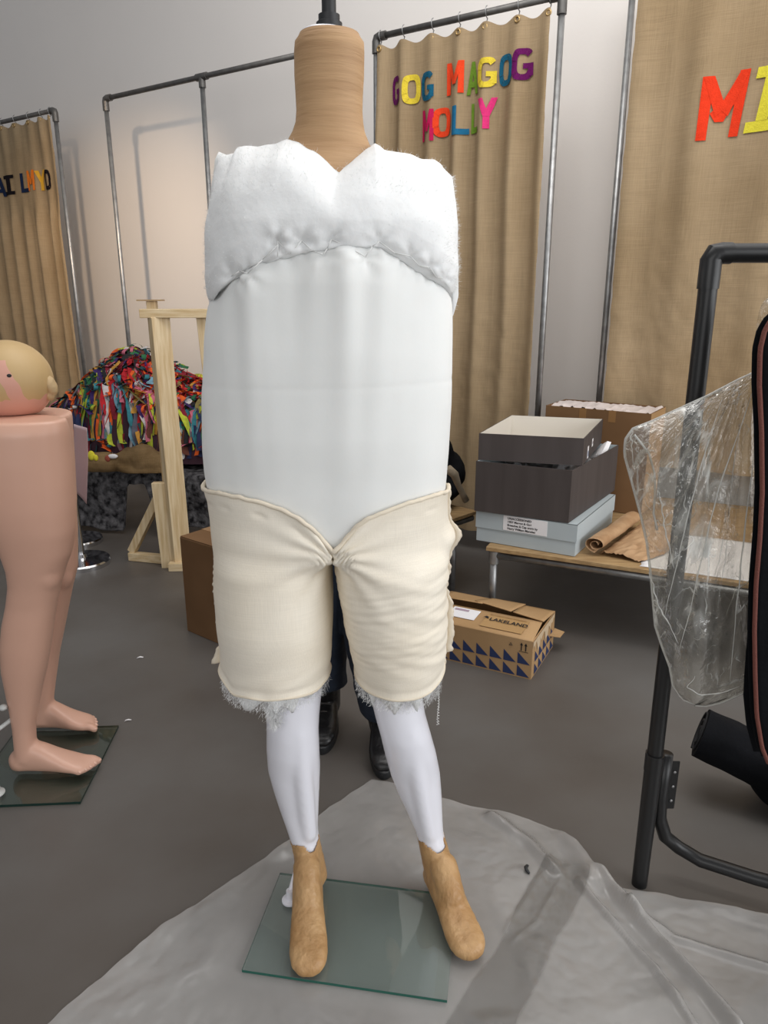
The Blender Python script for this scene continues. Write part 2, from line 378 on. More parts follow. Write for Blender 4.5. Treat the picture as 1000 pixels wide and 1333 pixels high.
# ------------------------------------------------------------------ curtains
class Curtain:
    def __init__(s, name_label, s0, s1, zt, zb, hooks, amp, seed, off=.565, lean=0, rz=RZ, flat=None):
        s.flat = flat
        s.s0, s.s1, s.zt, s.zb, s.hooks, s.amp, s.seed, s.off, s.lean = s0, s1, zt, zb, hooks, amp, seed, off, lean
        t = s.t = thing('hessian_curtain', name_label, 'curtain', W((s0+s1)/2, off, zb), 'hessian curtains hung from the pipe frames')
        P = []; nu, nv = 220, 90
        for i in range(nu+1):
            ss = lerp(s0, s1, i/nu); col = []
            for j in range(nv+1):
                col.append(s.pt(ss, lerp(s.ztop(ss), zb, j/nv), edge=(j/nv, i/nu)))
            P.append(col)
        MB().grid(P).build('cloth_panel', M_HESS, t, sm=True, recalc=False)
        hr = MB()
        for h in hooks:
            p = W(h, off+.005, s.ztop(h)-.02)
            hk = MB(); q = W(h, s.off-.015, rz)
            ring = [q+V((0, 0, 1))*0.026*math.cos(a)-WN*0.026*math.sin(a) for a in [x*2*pi/18 for x in range(15)]]
            hk.tube([p-WN*.004]+[lerp(p, q-V((0, 0, .026)), .6)]+[q-V((0, 0, .026))]+ring[9:0:-1], .0025, 6)
            o = hk.build('curtain_hook', M_STEEL, t, sm=True)
            e = MB(); e.tube([p-WN*.006+(WU*math.cos(a)+V((0, 0, 1))*math.sin(a))*.011 for a in [x*2*pi/14 for x in range(14)]], .004, 6, closed=True)
            e.build('eyelet', mat('brass', (190, 160, 110), .3, metal=.8), o, sm=True)
    def ztop(s, ss):
        return s.zt-.024*(.5-.5*math.cos(2*pi*s.phase(ss)))
    def phase(s, ss):
        h = s.hooks
        if ss <= h[0]: return (ss-h[0])/(h[1]-h[0])
        for k in range(len(h)-1):
            if ss <= h[k+1]: return k+(ss-h[k])/(h[k+1]-h[k])
        return len(h)-1+(ss-h[-1])/(h[-1]-h[-2])
    def fold(s, ss, z):
        d = (s.zt-z)
        a = s.amp*(.45+.55*smooth(0, .5, d))*(1-.35*smooth(.8, 2.2, d))
        ph = s.phase(ss+.02*nz(z*1.1, s.seed))
        c = .5+.5*math.cos(2*pi*ph)
        f = a*(c**1.6*1.6-.6)*(.75+.5*nz(math.floor(ph+.5)*3.7, s.seed))
        if s.flat: f *= 1-.75*smooth(s.flat[0]-.25, s.flat[0], z)*smooth(s.flat[1]+.25, s.flat[1], z)
        f += .028*nz(ss*3.1, z*.35, s.seed)*smooth(0, .8, d)+.012*nz(ss*9, z*.9, s.seed+4)
        f += .004*nz(ss*20+z*7, z*13, s.seed+8)*smooth(.8, 1.6, d)
        return f
    def pt(s, ss, z, lift=0, edge=None):
        x = ss
        if edge is not None and edge[1] in (0.0, 1.0): x += .006*nz(z*14, s.seed)
        x += s.lean*(s.zt-z)*((ss-s.s0)/(s.s1-s.s0)*2-1)
        return W(x, s.off+s.fold(ss, z)+lift, z)

FELT = {n_: mat('felt_'+n_, c_, .95, var=.12, vscale=40, spec=.05, bump=.3, bscale=200) for n_, c_ in dict(
    purple=(104, 30, 92), yellow=(234, 208, 70), teal=(34, 96, 124), orange_red=(244, 78, 44), green=(112, 146, 52), blue=(42, 112, 150),
    pink=(226, 62, 126), magenta=(196, 36, 88), navy=(34, 46, 74), dark=(30, 26, 30), orange=(236, 128, 48), gold=(226, 172, 60), red=(236, 66, 38), lemon=(226, 214, 70)).items()}
def ring_pts(t, w):
    c, s_ = math.cos(t), math.sin(t); n_ = 3.2
    f = lambda v: math.copysign(abs(v)**(2/n_), v)
    return (.5+.5*f(c), .5+.5*f(s_)), (.5+(.5-w[0])*f(c), .5+(.5-w[1])*f(s_))
def arc(t0, t1, w=(.28, .19), n_=18):
    q = []
    for i in range(n_):
        a, b_ = ring_pts(math.radians(lerp(t0, t1, i/n_)), w); c, d = ring_pts(math.radians(lerp(t0, t1, (i+1)/n_)), w)
        q.append((a, c, d, b_))
    return q
R4 = lambda x0, y0, x1, y1: ((x0, y0), (x1, y0), (x1, y1), (x0, y1))
GLYPH = {
 'L': [R4(0, 0, .34, 1), R4(.34, 0, 1, .2)], 'I': [R4(0, 0, 1, .17), R4(0, .83, 1, 1), R4(.31, .17, .69, .83)],
 'O': arc(0, 360, n_=30), 'G': arc(38, 330, n_=26)+[R4(.52, .36, 1, .53), R4(.73, .12, 1, .36)],
 'M': [R4(0, 0, .25, 1), R4(.75, 0, 1, 1), ((.04, 1), (.27, 1), (.62, .3), (.38, .3)), ((.73, 1), (.96, 1), (.62, .3), (.38, .3))],
 'A': [((0, 0), (.28, 0), (.64, 1), (.36, 1)), ((.72, 0), (1, 0), (.64, 1), (.36, 1)), ((.18, .22), (.82, .22), (.75, .4), (.25, .4))],
 'Y': [R4(.36, 0, .64, .5), ((.36, .4), (.64, .4), (.3, 1), (0, 1)), ((.36, .4), (.64, .4), (1, 1), (.7, 1))],
 'D': [R4(0, 0, .28, 1)]+arc(-90, 90, n_=14)+[R4(.2, 0, .52, .19), R4(.2, .81, .52, 1)]}
def letter(cur, ch, xl, xr, yt, yb, colour, tilt=0, glyph=None):
    """felt letter sewn to the cloth; extent read from the photo on the curtain plane"""
    xm, ym = (xl+xr)/2, (yt+yb)/2
    D = 4.15-cur.off
    s0 = wp(xl, ym, D)[0]; s1 = wp(xr, ym, D)[0]; z1 = wp(xm, yt, D)[1]; z0 = wp(xm, yb, D)[1]
    mb = MB()
    for k, q in enumerate(glyph or GLYPH[ch]):
        n_ = 5 if len(GLYPH.get(ch, [])) > 8 else 10
        P = [[None]*(n_+1) for _ in range(n_+1)]
        for i in range(n_+1):
            for j in range(n_+1):
                u, v = i/n_, j/n_
                x = lerp(lerp(q[0][0], q[1][0], u), lerp(q[3][0], q[2][0], u), v); y = lerp(lerp(q[0][1], q[1][1], u), lerp(q[3][1], q[2][1], u), v)
                P[i][j] = cur.pt(lerp(s0, s1, x)+tilt*(y-.5), lerp(z0, z1, y), .006+.0006*(k % 4))
        mb.grid(P)
    o = mb.build('letter', FELT[colour], cur.t, sm=True)
    o['label'] = '%s felt letter %s' % (colour.replace('_', ' '), ch)
    return o

hk = [wp(x, y)[0] for x, y in ((497, 56), (527, 47), (565, 38), (600, 29), (635, 21), (677, 12), (718, 3))]
gog = Curtain('tan hessian curtain with coloured felt letters GOG MAGOG MOLLY', -2.41, -1.465, 2.645, .12, hk, .034, 3)
Z = lambda X, Y: (490+X*.23, 40+Y*.23)
for ch, x0, x1, y0, y1, c in [('G', 90, 145, 258, 422, 'purple'), ('O', 160, 252, 250, 415, 'yellow'), ('G', 258, 335, 235, 400, 'teal'), ('M', 398, 500, 178, 360, 'orange_red'),
        ('A', 512, 582, 175, 360, 'green'), ('G', 578, 682, 155, 325, 'yellow'), ('O', 695, 775, 132, 312, 'teal'), ('G', 775, 887, 100, 280, 'purple'),
        ('M', 262, 332, 450, 628, 'magenta'), ('O', 328, 418, 435, 600, 'orange_red'), ('L', 435, 522, 425, 590, 'blue'), ('L', 533, 580, 410, 580, 'green'), ('Y', 580, 682, 383, 557, 'pink')]:
    (a, b_), (c0, d) = Z(x0, y0), Z(x1, y1)
    letter(gog, ch, a, c0, b_, d, c)
hr = [-1.15, -.86, -.5, -.2, .1, .4, .7, .9]
rig = Curtain('tan hessian curtain with a big red M and yellow I, right of the boxes', -1.168, .93, 2.815, .55, hr, .03, 21, off=.265, rz=2.86)
Z = lambda X, Y: (890+X*.11, 60+Y*.11)
Mbig = [((.0, 0), (.22, 0), (.26, 1), (.02, 1)), ((.68, .03), (.88, .03), (1.0, 1.05), (.78, 1.05)), ((.04, 1), (.27, 1), (.56, .5), (.36, .36)), ((.8, 1.05), (1, 1.05), (.62, .36), (.42, .5)), ((.24, .42), (.36, .28), (.54, .28), (.68, .5)), ((.24, .42), (.68, .5), (.98, .72), (.5, .6))]
(a, b_), (c0, d) = Z(200, 350), Z(745, 1105)
letter(rig, 'M', a, c0, b_, d, 'red', glyph=Mbig)
(a, b_), (c0, d) = Z(800, 235), Z(1180, 1005)
letter(rig, 'I', a, c0, b_, d, 'lemon', tilt=.03)
hl = [-7.1, -6.9, -6.7, -6.5, -6.3, -6.1, -5.92, -5.74, -5.56, -5.4, -5.29]
lef = Curtain('tan hessian curtain with dark AI and navy L, at the far left of the wall', -7.15, -5.275, 2.66, .15, hl, .034, 40, flat=(2.14, 2.38))
Z = lambda X, Y: (X*.12, 180+Y*.12)
for ch, x0, x1, y0, y1, c in [('A', -70, 65, 425, 640, 'navy'), ('I', 45, 160, 400, 615, 'dark'), ('L', 235, 320, 375, 590, 'navy'), ('M', 310, 395, 345, 570, 'orange'), ('Y', 398, 512, 345, 568, 'gold'), ('D', 500, 552, 340, 560, 'dark')]:
    (a, b_), (c0, d) = Z(x0, y0), Z(x1, y1)
    letter(lef, ch, a, c0, b_, d, c)

# ------------------------------------------------------------------ the padded mannequin
YM = 1.45
def rows_at(rows, Y):
    out = []
    for y, l, r in rows:
        a, b_ = yp(l, y, Y), yp(r, y, Y); out.append((a.z, (a.x+b_.x)/2, (b_.x-a.x)/2))
    return sorted(out)
TOR = rows_at([(185, 296, 572), (215, 291, 579), (250, 285, 584), (300, 278, 588), (350, 277, 590), (400, 273, 588), (450, 270, 587), (520, 267, 586), (580, 268, 583), (605, 270, 581), (630, 274, 579), (650, 279, 578), (680, 283, 579), (700, 284, 581)], YM)
TORB = [(.88, .14), (.97, .15), (1.05, .158), (1.15, .17), (1.3, .178), (1.42, .178), (1.52, .165), (1.6, .14), (1.66, .11)]
TN = 2.5
def torso(z, t, off=0):
    cx, a = interp(TOR, z); b_ = interp(TORB, z)[0]
    k = 1-smooth(.97, .90, z)*0 if z > .97 else 1
    if z < .965:
        q = smooth(.915, .935, z); a *= lerp(.8, 1, q); b_ *= lerp(.75, 1, q)
    a += off; b_ += off
    c, s = math.cos(t), math.sin(t)
    return V((cx+a*math.copysign(abs(c)**(2/TN), c), YM+b_*math.copysign(abs(s)**(2/TN), s), z))
man = thing('mannequin', 'headless mannequin padded in white wadding with cream calico thighs, on a glass base', 'mannequin', (-.08, 1.36, 0))
# arch seam under the chest pad, read from the photo: x -> z on the front surface
ARC = []
for x, y in ((281, 388), (300, 362), (318, 347), (345, 334), (395, 324), (440, 319), (490, 317), (520, 328), (555, 348), (575, 364), (587, 378)):
    c0, a0 = interp(TOR, 1.4)
    p = yp(x, y, YM); u = max(-1, min(1, (p.x-c0)/a0)); p = yp(x, y, YM-.178*(1-abs(u)**TN)**(1/TN)); ARC.append((p.x, p.z))
ARC.sort()
def zarc(x): return interp(ARC, x)[0]
DENT = []
for x, y in ((304, 360), (324, 356), (361, 319), (361, 314), (392, 313), (431, 311), (494, 314), (534, 333), (559, 348), (476, 334), (420, 331), (577, 362)):
    c0, a0 = interp(TOR, 1.42); p = yp(x, y, YM); u = max(-1, min(1, (p.x-c0)/a0)); p = yp(x, y, YM-.185*(1-abs(u)**TN)**(1/TN)); DENT.append((p.x, p.z))
def dents(x, z, r=.011, d=.010):
    s = 0
    for i, (a, b_) in enumerate(DENT):
        dx, dz = x-a, z-b_; q = (dx*dx+dz*dz)/(r*r)
        if q < 30:
            s -= d*math.exp(-q)
            an = math.atan2(dz, dx); s += .0032*math.cos(an*5+i)*math.exp(-q/9)*min(1, q)
    return s
# lower body pad
nt_, nz_ = 240, 150
P = []
for i in range(nz_+1):
    z = lerp(.918, 1.50, i/nz_); row = []
    for k in range(nt_):
        t = 2*pi*k/nt_; p = torso(z, t); nrm = (p-V((interp(TOR, z)[0], YM, z))).normalized()
        d = .004*nz(p.x*6, p.y*6, z*3)+.0022*nz(p.x*24, p.y*24, z*2.5)
        if p.y < YM:
            za = zarc(p.x); q = za-z
            if q > -.02: d += .014*nz(p.x*24, 2.3, z*.8)*math.exp(-max(q, 0)/.12)+.012*nz(p.x*10, 9.1, z*.9)*math.exp(-max(q, 0)/.35)-.010*math.exp(-abs(q)/.014)+.003*abs(nz(p.x*14, 7, z))*math.exp(-q/.25)
            d -= .014*smooth(.004, -.014, q)
            d -= .005*math.exp(-((z-1.245-.02*(p.x+.1))/.006)**2)*.12
            d += dents(p.x, z, .010, .006) if abs(q) < .06 else 0
        row.append(p+nrm*d)
    P.append(row)
mb = MB(); mb.loft(P, True); body = mb.build('torso_padding', M_WADB, man, sm=True)
# chest pad
TOPX = []
for x, y in ((284, 196), (290, 186), (300, 184), (322, 186), (345, 182), (362, 176), (380, 179), (400, 188), (418, 199), (430, 210), (437, 216), (446, 208), (462, 198), (478, 187), (487, 182), (494, 187), (500, 193), (515, 193), (535, 196), (552, 202), (568, 202), (577, 208), (582, 222)):
    p = yp(x, y, YM-.05); TOPX.append((p.x, p.z))
TOPX.sort()
nt_, nv_ = 280, 90
P = []
for j in range(nv_+1):
    v = j/nv_; row = []
    for k in range(nt_):
        t = 2*pi*(k+.5)/nt_
        base = torso(1.42, t)
        front = base.y < YM
        za = zarc(base.x)-.004 if front else 1.36
        zt = interp(TOPX, base.x)[0]+.003*nz(base.x*40, 1.7)
        if not front: zt = (max(zt, 1.63) if abs(base.x+.095) < .12 else zt)-.006
        z = lerp(za, zt, v)
        p = torso(min(z, 1.66), t); c = V((interp(TOR, min(z, 1.66))[0], YM+.0, z)); p.z = z
        h = zt-z
        puff = .013*min(1, (z-za)/.040)**.6-.001
        puff += .008*nz(p.x*8, p.y*8, z*8)+.004*nz(p.x*20, p.y*20, z*20)
        nrm = (p-c).normalized(); p = p+nrm*puff
        # round over towards the shoulder line
        if h < .10:
            q = math.sqrt(max(0, 1-(1-h/.10)**2)); q = lerp(.16, 1, q)
            p.y = YM+.01+(p.y-YM-.01)*q
        if front:
            d = dents(p.x, z, .010, .010)*.8; p.y -= d
            d2 = math.exp(-((z-za)/.05)**2); p.y -= .004*nz(p.x*26, 5.1, z*9)*d2
        row.append(p)
    P.append(row)
mb = MB(); mb.loft(P, True); chest = mb.build('chest_padding', M_WAD, man, sm=True)
# zig-zag stitch lines along the seam
mb = MB()
def onfront(x, z, off=.0): 
    c0, a0 = interp(TOR, z); b_ = interp(TORB, z)[0]; u = max(-.999, min(.999, (x-c0)/a0)); return V((x, YM-(b_+off)*(1-abs(u)**TN)**(1/TN), z))
zz = sorted(DENT)
for (xa, za_), (xb, zb_) in zip(zz, zz[1:]):
    mid = onfront((xa+xb)/2, zarc((xa+xb)/2)-.004, .004)
    mb.tube([onfront(xa, za_, .006), mid], .0009, 5); mb.tube([mid, onfront(xb, zb_, .006)], .0009, 5)
mb.build('stitching', mat('white_thread', (226, 226, 224), .8), chest, sm=True)
# loose fibres standing off the chest pad
mb = MB(); rnd = random.Random(5)
cm = chest.data; o0 = ORG[man.name]
ps = [p for p in cm.polygons]
for _ in range(9000):
    p = rnd.choice(ps); c = p.center+o0; n_ = p.normal
    if c.y > YM+.06: continue
    edge = c.z > 1.56 or abs(c.x+.1) > .2
    if not edge and rnd.random() < .55: continue
    L_ = rnd.uniform(.003, .011)*(1.0 if edge else .5)
    d = (n_+V((rnd.uniform(-1, 1), rnd.uniform(-1, 1), rnd.uniform(-1, 1)))*1.3).normalized()
    d2 = (d+V((rnd.uniform(-1, 1), rnd.uniform(-1, 1), rnd.uniform(-1, 1)))*.7).normalized()
    wv = d.cross(V((rnd.random(), rnd.random(), rnd.random()))).normalized()*.00016
    a, b_, e = c-n_*.002, c+d*L_*.5, c+d*L_*.5+d2*L_*.5
    mb.add([a-wv, a+wv, b_+wv, b_-wv, e], [(0, 1, 2, 3), (3, 2, 4)])
fz = mb.build('wadding_fibres', M_FIBRE, chest, sm=False, recalc=False); fz['kind'] = 'stuff'
# rolled armhole edges (grey shaded slot seen at the left shoulder)
for sx, xx in ((-1, 290),):
    pts = [yp(xx+sx*q, y, YM+.03) for q, y in ((-1, 200), (2, 210), (3, 228), (2, 247), (0, 268), (-3, 292))]
    mb = MB(); mb.tube([p+V((.002*nz(i, sx), .01*nz(i*.7, 3), 0)) for i, p in enumerate(pts)], [.009, .012, .012, .011, .010, .006], 10)
    mb.build('armhole_edge', M_WADB, man, sm=True)

# thigh pads of calico
def leg_rows(r): return rows_at(r, YM)
LR = leg_rows([(600, 270, 434), (635, 275, 434), (660, 281, 434), (700, 283, 433), (730, 283, 432), (760, 282, 432), (800, 285, 432), (840, 290, 431), (870, 289, 430), (890, 289, 428)])
RR = leg_rows([(600, 432, 583), (635, 432, 581), (660, 432, 583), (700, 433, 585), (730, 437, 582), (760, 441, 580), (800, 449, 582), (840, 457, 580), (870, 462, 576), (890, 464, 572)])
LB = [(.59, .122), (.66, .134), (.75, .148), (.86, .155), (.95, .160), (1.05, .165)]
XC = yp(434, 715, 1.31).x
def torso_r(cx, cy, ph, z, off):            # distance from a point to the torso skin along a ray
    c0, a0 = interp(TOR, max(z, .97)); b0 = interp(TORB, max(z, .97))[0]; a0 += off; b0 += off
    lo, hi = 0, .6
    for _ in range(22):
        m_ = (lo+hi)/2; x, y = cx+math.cos(ph)*m_, cy+math.sin(ph)*m_
        if abs((x-c0)/a0)**TN+abs((y-YM)/b0)**TN < 1: lo = m_
        else: hi = m_
    return lo
CROT = V((XC, 1.30, .925))
TOPL = {}
for sd_, pp in ((-1, ((434, 719), (428, 712), (415, 697), (400, 684), (385, 672), (365, 661), (340, 651), (315, 643), (295, 637), (275, 629))),
                (1, ((434, 719), (440, 712), (452, 698), (466, 684), (482, 674), (505, 664), (530, 654), (555, 645), (570, 639), (579, 634)))):
    t_ = []
    for x, y in pp:
        q = yp(x, y, YM); c0, a0 = interp(TOR, 1.0); u = max(-.999, min(.999, (q.x-c0)/a0)); q = yp(x, y, YM-.160*(1-abs(u)**TN)**(1/TN))
        t_.append((max(0, (q.x-XC)*sd_), q.z))
    t_.sort(); TOPL[sd_] = t_
def thigh(side, rows, name):
    nph, nv = 200, 130; P = []; top = []
    for k in range(nph):
        ph = 2*pi*k/nph; col = []
        c1, a1 = interp(rows, 1.0); rr = torso_r(c1, YM, ph, 1.0, .004)
        if math.cos(ph)*side < 0: rr = min(rr, abs((c1-XC)/math.cos(ph)))
        dx = max(0, (c1+math.cos(ph)*rr-XC)*side-.001)
        zt = interp(TOPL[side], dx)[0]-.03*max(0, math.sin(ph))
        zb = .604+.008*nz(math.cos(ph)*2, math.sin(ph)*2, side)+.020*smooth(.55, 1, math.cos(ph)*side)
        if side < 0: zb += .012*smooth(-.4, -1, math.cos(ph))*0-.010*smooth(.2, 1, -math.sin(ph))*0
        for j in range(nv+1):
            z = lerp(zt, zb, j/nv)
            cx, a = interp(rows, z); b_ = interp(LB, z)[0]
            n_ = lerp(2.0, 2.3, smooth(.62, .75, z)); c, s = math.cos(ph), math.sin(ph)
            r = 1/((abs(c)/a)**n_+(abs(s)/b_)**n_)**(1/n_)
            w_ = smooth(.87, .925, z)
            if w_ > 0:
                rt = torso_r(cx, YM, ph, z, .0055)
                if c*side < 0: rt = min(rt, abs((cx-XC)/c))
                r = lerp(r, rt, w_)
            p = V((cx+c*r, YM+s*r, z)); front = smooth(.1, -.6, s)
            # wrinkles
            d = .003*nz(p.x*9, p.y*9, z*9+side)
            if side > 0:
                wz = smooth(.93, .85, z)*smooth(.62, .70, z)
                d += .0055*nz(p.x*7, p.y*7, z*42+p.x*16)*wz*(.5+.5*smooth(-.2, .6, c))+.002*nz(p.x*12, 3, z*90-p.x*20)*wz
            else:
                d += .0028*nz(p.x*6, p.y*6, z*36-p.x*14)*smooth(.72, .62, z)
            dc = (p-CROT); dist = math.hypot(dc.x, dc.z)
            an = math.atan2(dc.z, dc.x*side)
            d += .007*math.cos(an*15+side)*math.exp(-dist/.075)*min(1, dist/.012)*front
            d -= .004*math.exp(-(dist/.02)**2)*front
            # stitched gather points near the top edge
            d -= .006*math.exp(-((z-zt+.028)/.006)**2)*max(0, nz(p.x*28, side*9))*front
            e = (z-zb)
            d += .0015*math.exp(-(e/.006)**2)-.002*math.exp(-((e-.016)/.008)**2)+.0035*nz(p.x*22, p.y*22, side)*math.exp(-(e/.035)**2)
            if side > 0: d += .016*math.exp(-((z-.925)/.022)**2)*smooth(.75, .98, c)
            col.append(p+V((c, s, 0))*d)
        top.append((col[0].copy(), V((c, s, 0)))); P.append(col)
    mb = MB(); mb.grid(P, closed_u=True)
    o = mb.build('thigh_padding', M_CAL, man, sm=True, solid=.003)
    mb = MB(); mb.tube([p+n_*.002+V((0, 0, .0015*nz(i*.3, side))) for i, (p, n_) in enumerate(top)], [.0042+.0012*nz(i*.4, 2) for i in range(nph)], 8, closed=True)
    mb.build('rolled_edge', M_CALP, o, sm=True)
    mb = MB(); mb.tube([c_[-1]+V((0, 0, .001)) for c_ in P], .0032, 7, closed=True); mb.build('hem', M_CALP, o, sm=True)
    # ragged seam allowance standing off the outer side
    ko = 0 if side > 0 else nph//2
    col = P[ko]; R1, R2, R3 = [], [], []
    for j in range(2, nv+1):
        p = col[j]; u = j/nv
        wd = .006+.005*abs(nz(p.z*45, side*3))+.004*nz(p.z*110, 1)
        if side > 0:
            wd += .010*math.exp(-((p.z-.915)/.03)**2)+.010*smooth(.80, .74, p.z)*smooth(.63, .66, p.z)
            if p.z < .655: wd = .004+.002*nz(p.z*80)
        else: wd += .016*smooth(.68, .632, p.z)
        R1.append(p-V((side*.004, -.004, 0))); R2.append(p+V((side*wd*.6, .004*nz(p.z*30)-.004, 0))); R3.append(p+V((side*max(wd, .003), .007*nz(p.z*38, 4), -.002)))
    mb = MB(); mb.grid([R1, R2, R3]); mb.build('seam_allowance', M_CALP, o, sm=True, solid=.0018)
    # wadding ring showing under the hem
    cx, a = interp(rows, .60); b_ = interp(LB, .60)[0]
    P = []; rn = random.Random(side+3)
    for j in range(7):
        z = .625-.052*j/6; row = []
        for k in range(120):
            ph = 2*pi*k/120; c, s = math.cos(ph), math.sin(ph)
            f = (1-.015*j-.006*j*j/2)+.05*nz(c*5, s*5, z*40)-.02
            low = 1+.8*nz(c*4, s*4, side*5)
            p = V((cx+c*a*f, YM+s*b_*f, .625-(.625-z)*low)); row.append(p)
        P.append(row)
    mb = MB(); mb.loft(P, True)
    wd = mb.build('wadding_lining', M_WAD, o, sm=True)
    mb = MB()
    ext = []
    for _ in range(5200):
        ph = rn.uniform(0, 2*pi); c, s = math.cos(ph), math.sin(ph); f = rn.uniform(.86, .99)
        ext.append((V((cx+c*a*f, YM+s*b_*f, .592+rn.uniform(-.02, .012))), V((c*.5, s*.5, -.8)), rn.uniform(.003, .010)))
    if side < 0:   # long torn tuft
        q0 = yp(357, 915, 1.36)
        for _ in range(3000):
            u = rn.random()**1.3
            ext.append((q0+V((rn.gauss(0, .016*(1-u*.75)), rn.gauss(0, .008), .02-u*.075)), V((rn.gauss(0, .5), rn.gauss(0, .3), -1)), rn.uniform(.006, .018)))
    for c, d, L_ in ext:
        d = (d+V((rn.gauss(0, .5), rn.gauss(0, .5), rn.gauss(0, .4)))).normalized(); d2 = (d+V((rn.gauss(0, .5), rn.gauss(0, .5), rn.gauss(0, .5)))).normalized()
        wv = d.cross(V((rn.random(), rn.random(), rn.random()))).normalized()*.0003
        b2, e = c+d*L_*.5, c+d*L_*.5+d2*L_*.5
        mb.add([c-wv, c+wv, b2+wv, b2-wv, e], [(0, 1, 2, 3), (3, 2, 4)])
    fz = mb.build('wadding_fibres', M_FIBRE, o, sm=False, recalc=False); fz['kind'] = 'stuff'
    if side < 0:
        mb = MB(); mb.cap(q0+V((0, .004, .03)), q0+V((-.002, .002, -.012)), .016, .009); mb.cap(q0+V((-.004, 0, -.01)), q0+V((-.006, 0, -.04)), .010, .003)
        mb.blob('wadding_tuft', M_WAD, o, voxel=.003, it=3, disp=lambda c: .004*nz(c.x*90, c.y*90, c.z*60))
    return o
tl = thigh(-1, LR, 'l'); tr_ = thigh(1, RR, 'r')
# hanging thread at the outer hem of the right-hand pad
pts = [yp(573, 868, YM-.03), yp(573, 880, YM-.03)]
for i in range(60):
    u = i/59; q = yp(572-2*u, 882+62*u, YM-.03); pts.append(q+V((.0022*math.sin(i*1.9)*(.4+u), .0022*math.cos(i*1.7), 0)))
mb = MB(); mb.tube(pts, .0008, 5); mb.build('loose_thread', MATS['white_thread'], tr_, sm=True)
# faint thread lying on the left-hand pad
pts = []
for i in range(24):
    u = i/23; x, y = 288+19*math.sin(u*1.5), 668+92*u; c0, a0 = interp(LR, 0.85); q = yp(x, y, YM)
    s_ = max(-1, min(1, (q.x-c0)/a0)); pts.append(yp(x, y, YM-.158*(1-abs(s_)**2.2)**(1/2.2)-.004))
mb = MB(); mb.tube(pts, .0006, 5); mb.build('loose_thread', MATS['white_thread'], tl, sm=True)

# white legs (knee to ankle) and brown-paper feet
def legloft(mb, rows, ycs, dep):
    rings = []
    for (y, l, r) in rows:
        yc, dp, sh = interp(ycs, y)[0], interp(dep, y)[0], 0
        a, b_ = yp(l, y, yc), yp(r, y, yc); c = (a+b_)/2; hw = (b_.x-a.x)/2
        ring = []
        for k in range(36):
            t = 2*pi*k/36; cc, s = math.cos(t), math.sin(t)
            ring.append(V((c.x+hw*cc, c.y+dp*(s if s > 0 else s*.9), c.z)))
        rings.append(ring)
    mb.loft(rings)
mb = MB()
legloft(mb, [(800, 330, 425), (860, 338, 422), (900, 345, 419), (930, 347, 416), (950, 347, 415), (975, 347, 416), (1000, 349, 417), (1025, 356, 416), (1050, 364, 415), (1075, 373, 414), (1100, 381, 416), (1130, 388, 421)],
        [(800, 1.45), (900, 1.43), (960, 1.43), (1010, 1.46), (1060, 1.46), (1130, 1.445)], [(800, .07), (900, .062), (950, .058), (1010, .058), (1060, .046), (1130, .036)])
kc = yp(384, 925, 1.385); mb.ell(yp(384, 915, 1.395), (.032, .020, .05), 18)
mb.ell(yp(368, 1000, 1.49), (.028, .036, .085), 18)
mb.cap(yp(388, 950, 1.403), yp(402, 1085, 1.432), .026, .020)
legL = mb.blob('leg', M_LEG, man, voxel=.004, it=22)
mb = MB()
legloft(mb, [(800, 455, 540), (860, 472, 545), (900, 481, 549), (930, 488, 554), (955, 495, 561), (980, 501, 568), (1005, 508, 573), (1030, 518, 575), (1055, 530, 576), (1080, 541, 577), (1105, 548, 582), (1130, 554, 589)],
        [(800, 1.45), (900, 1.43), (960, 1.43), (1010, 1.46), (1060, 1.46), (1130, 1.445)], [(800, .07), (900, .062), (950, .058), (1010, .058), (1060, .046), (1130, .036)])
mb.ell(yp(521, 915, 1.395), (.032, .020, .05), 18); mb.ell(yp(545, 1000, 1.49), (.028, .036, .085), 18)
mb.cap(yp(532, 950, 1.403), yp(559, 1085, 1.432), .026, .020)
mb.cap(yp(503, 905, 1.392), yp(517, 948, 1.39), .009, .006)
legR = mb.blob('leg', M_LEG, man, voxel=.004, it=22)

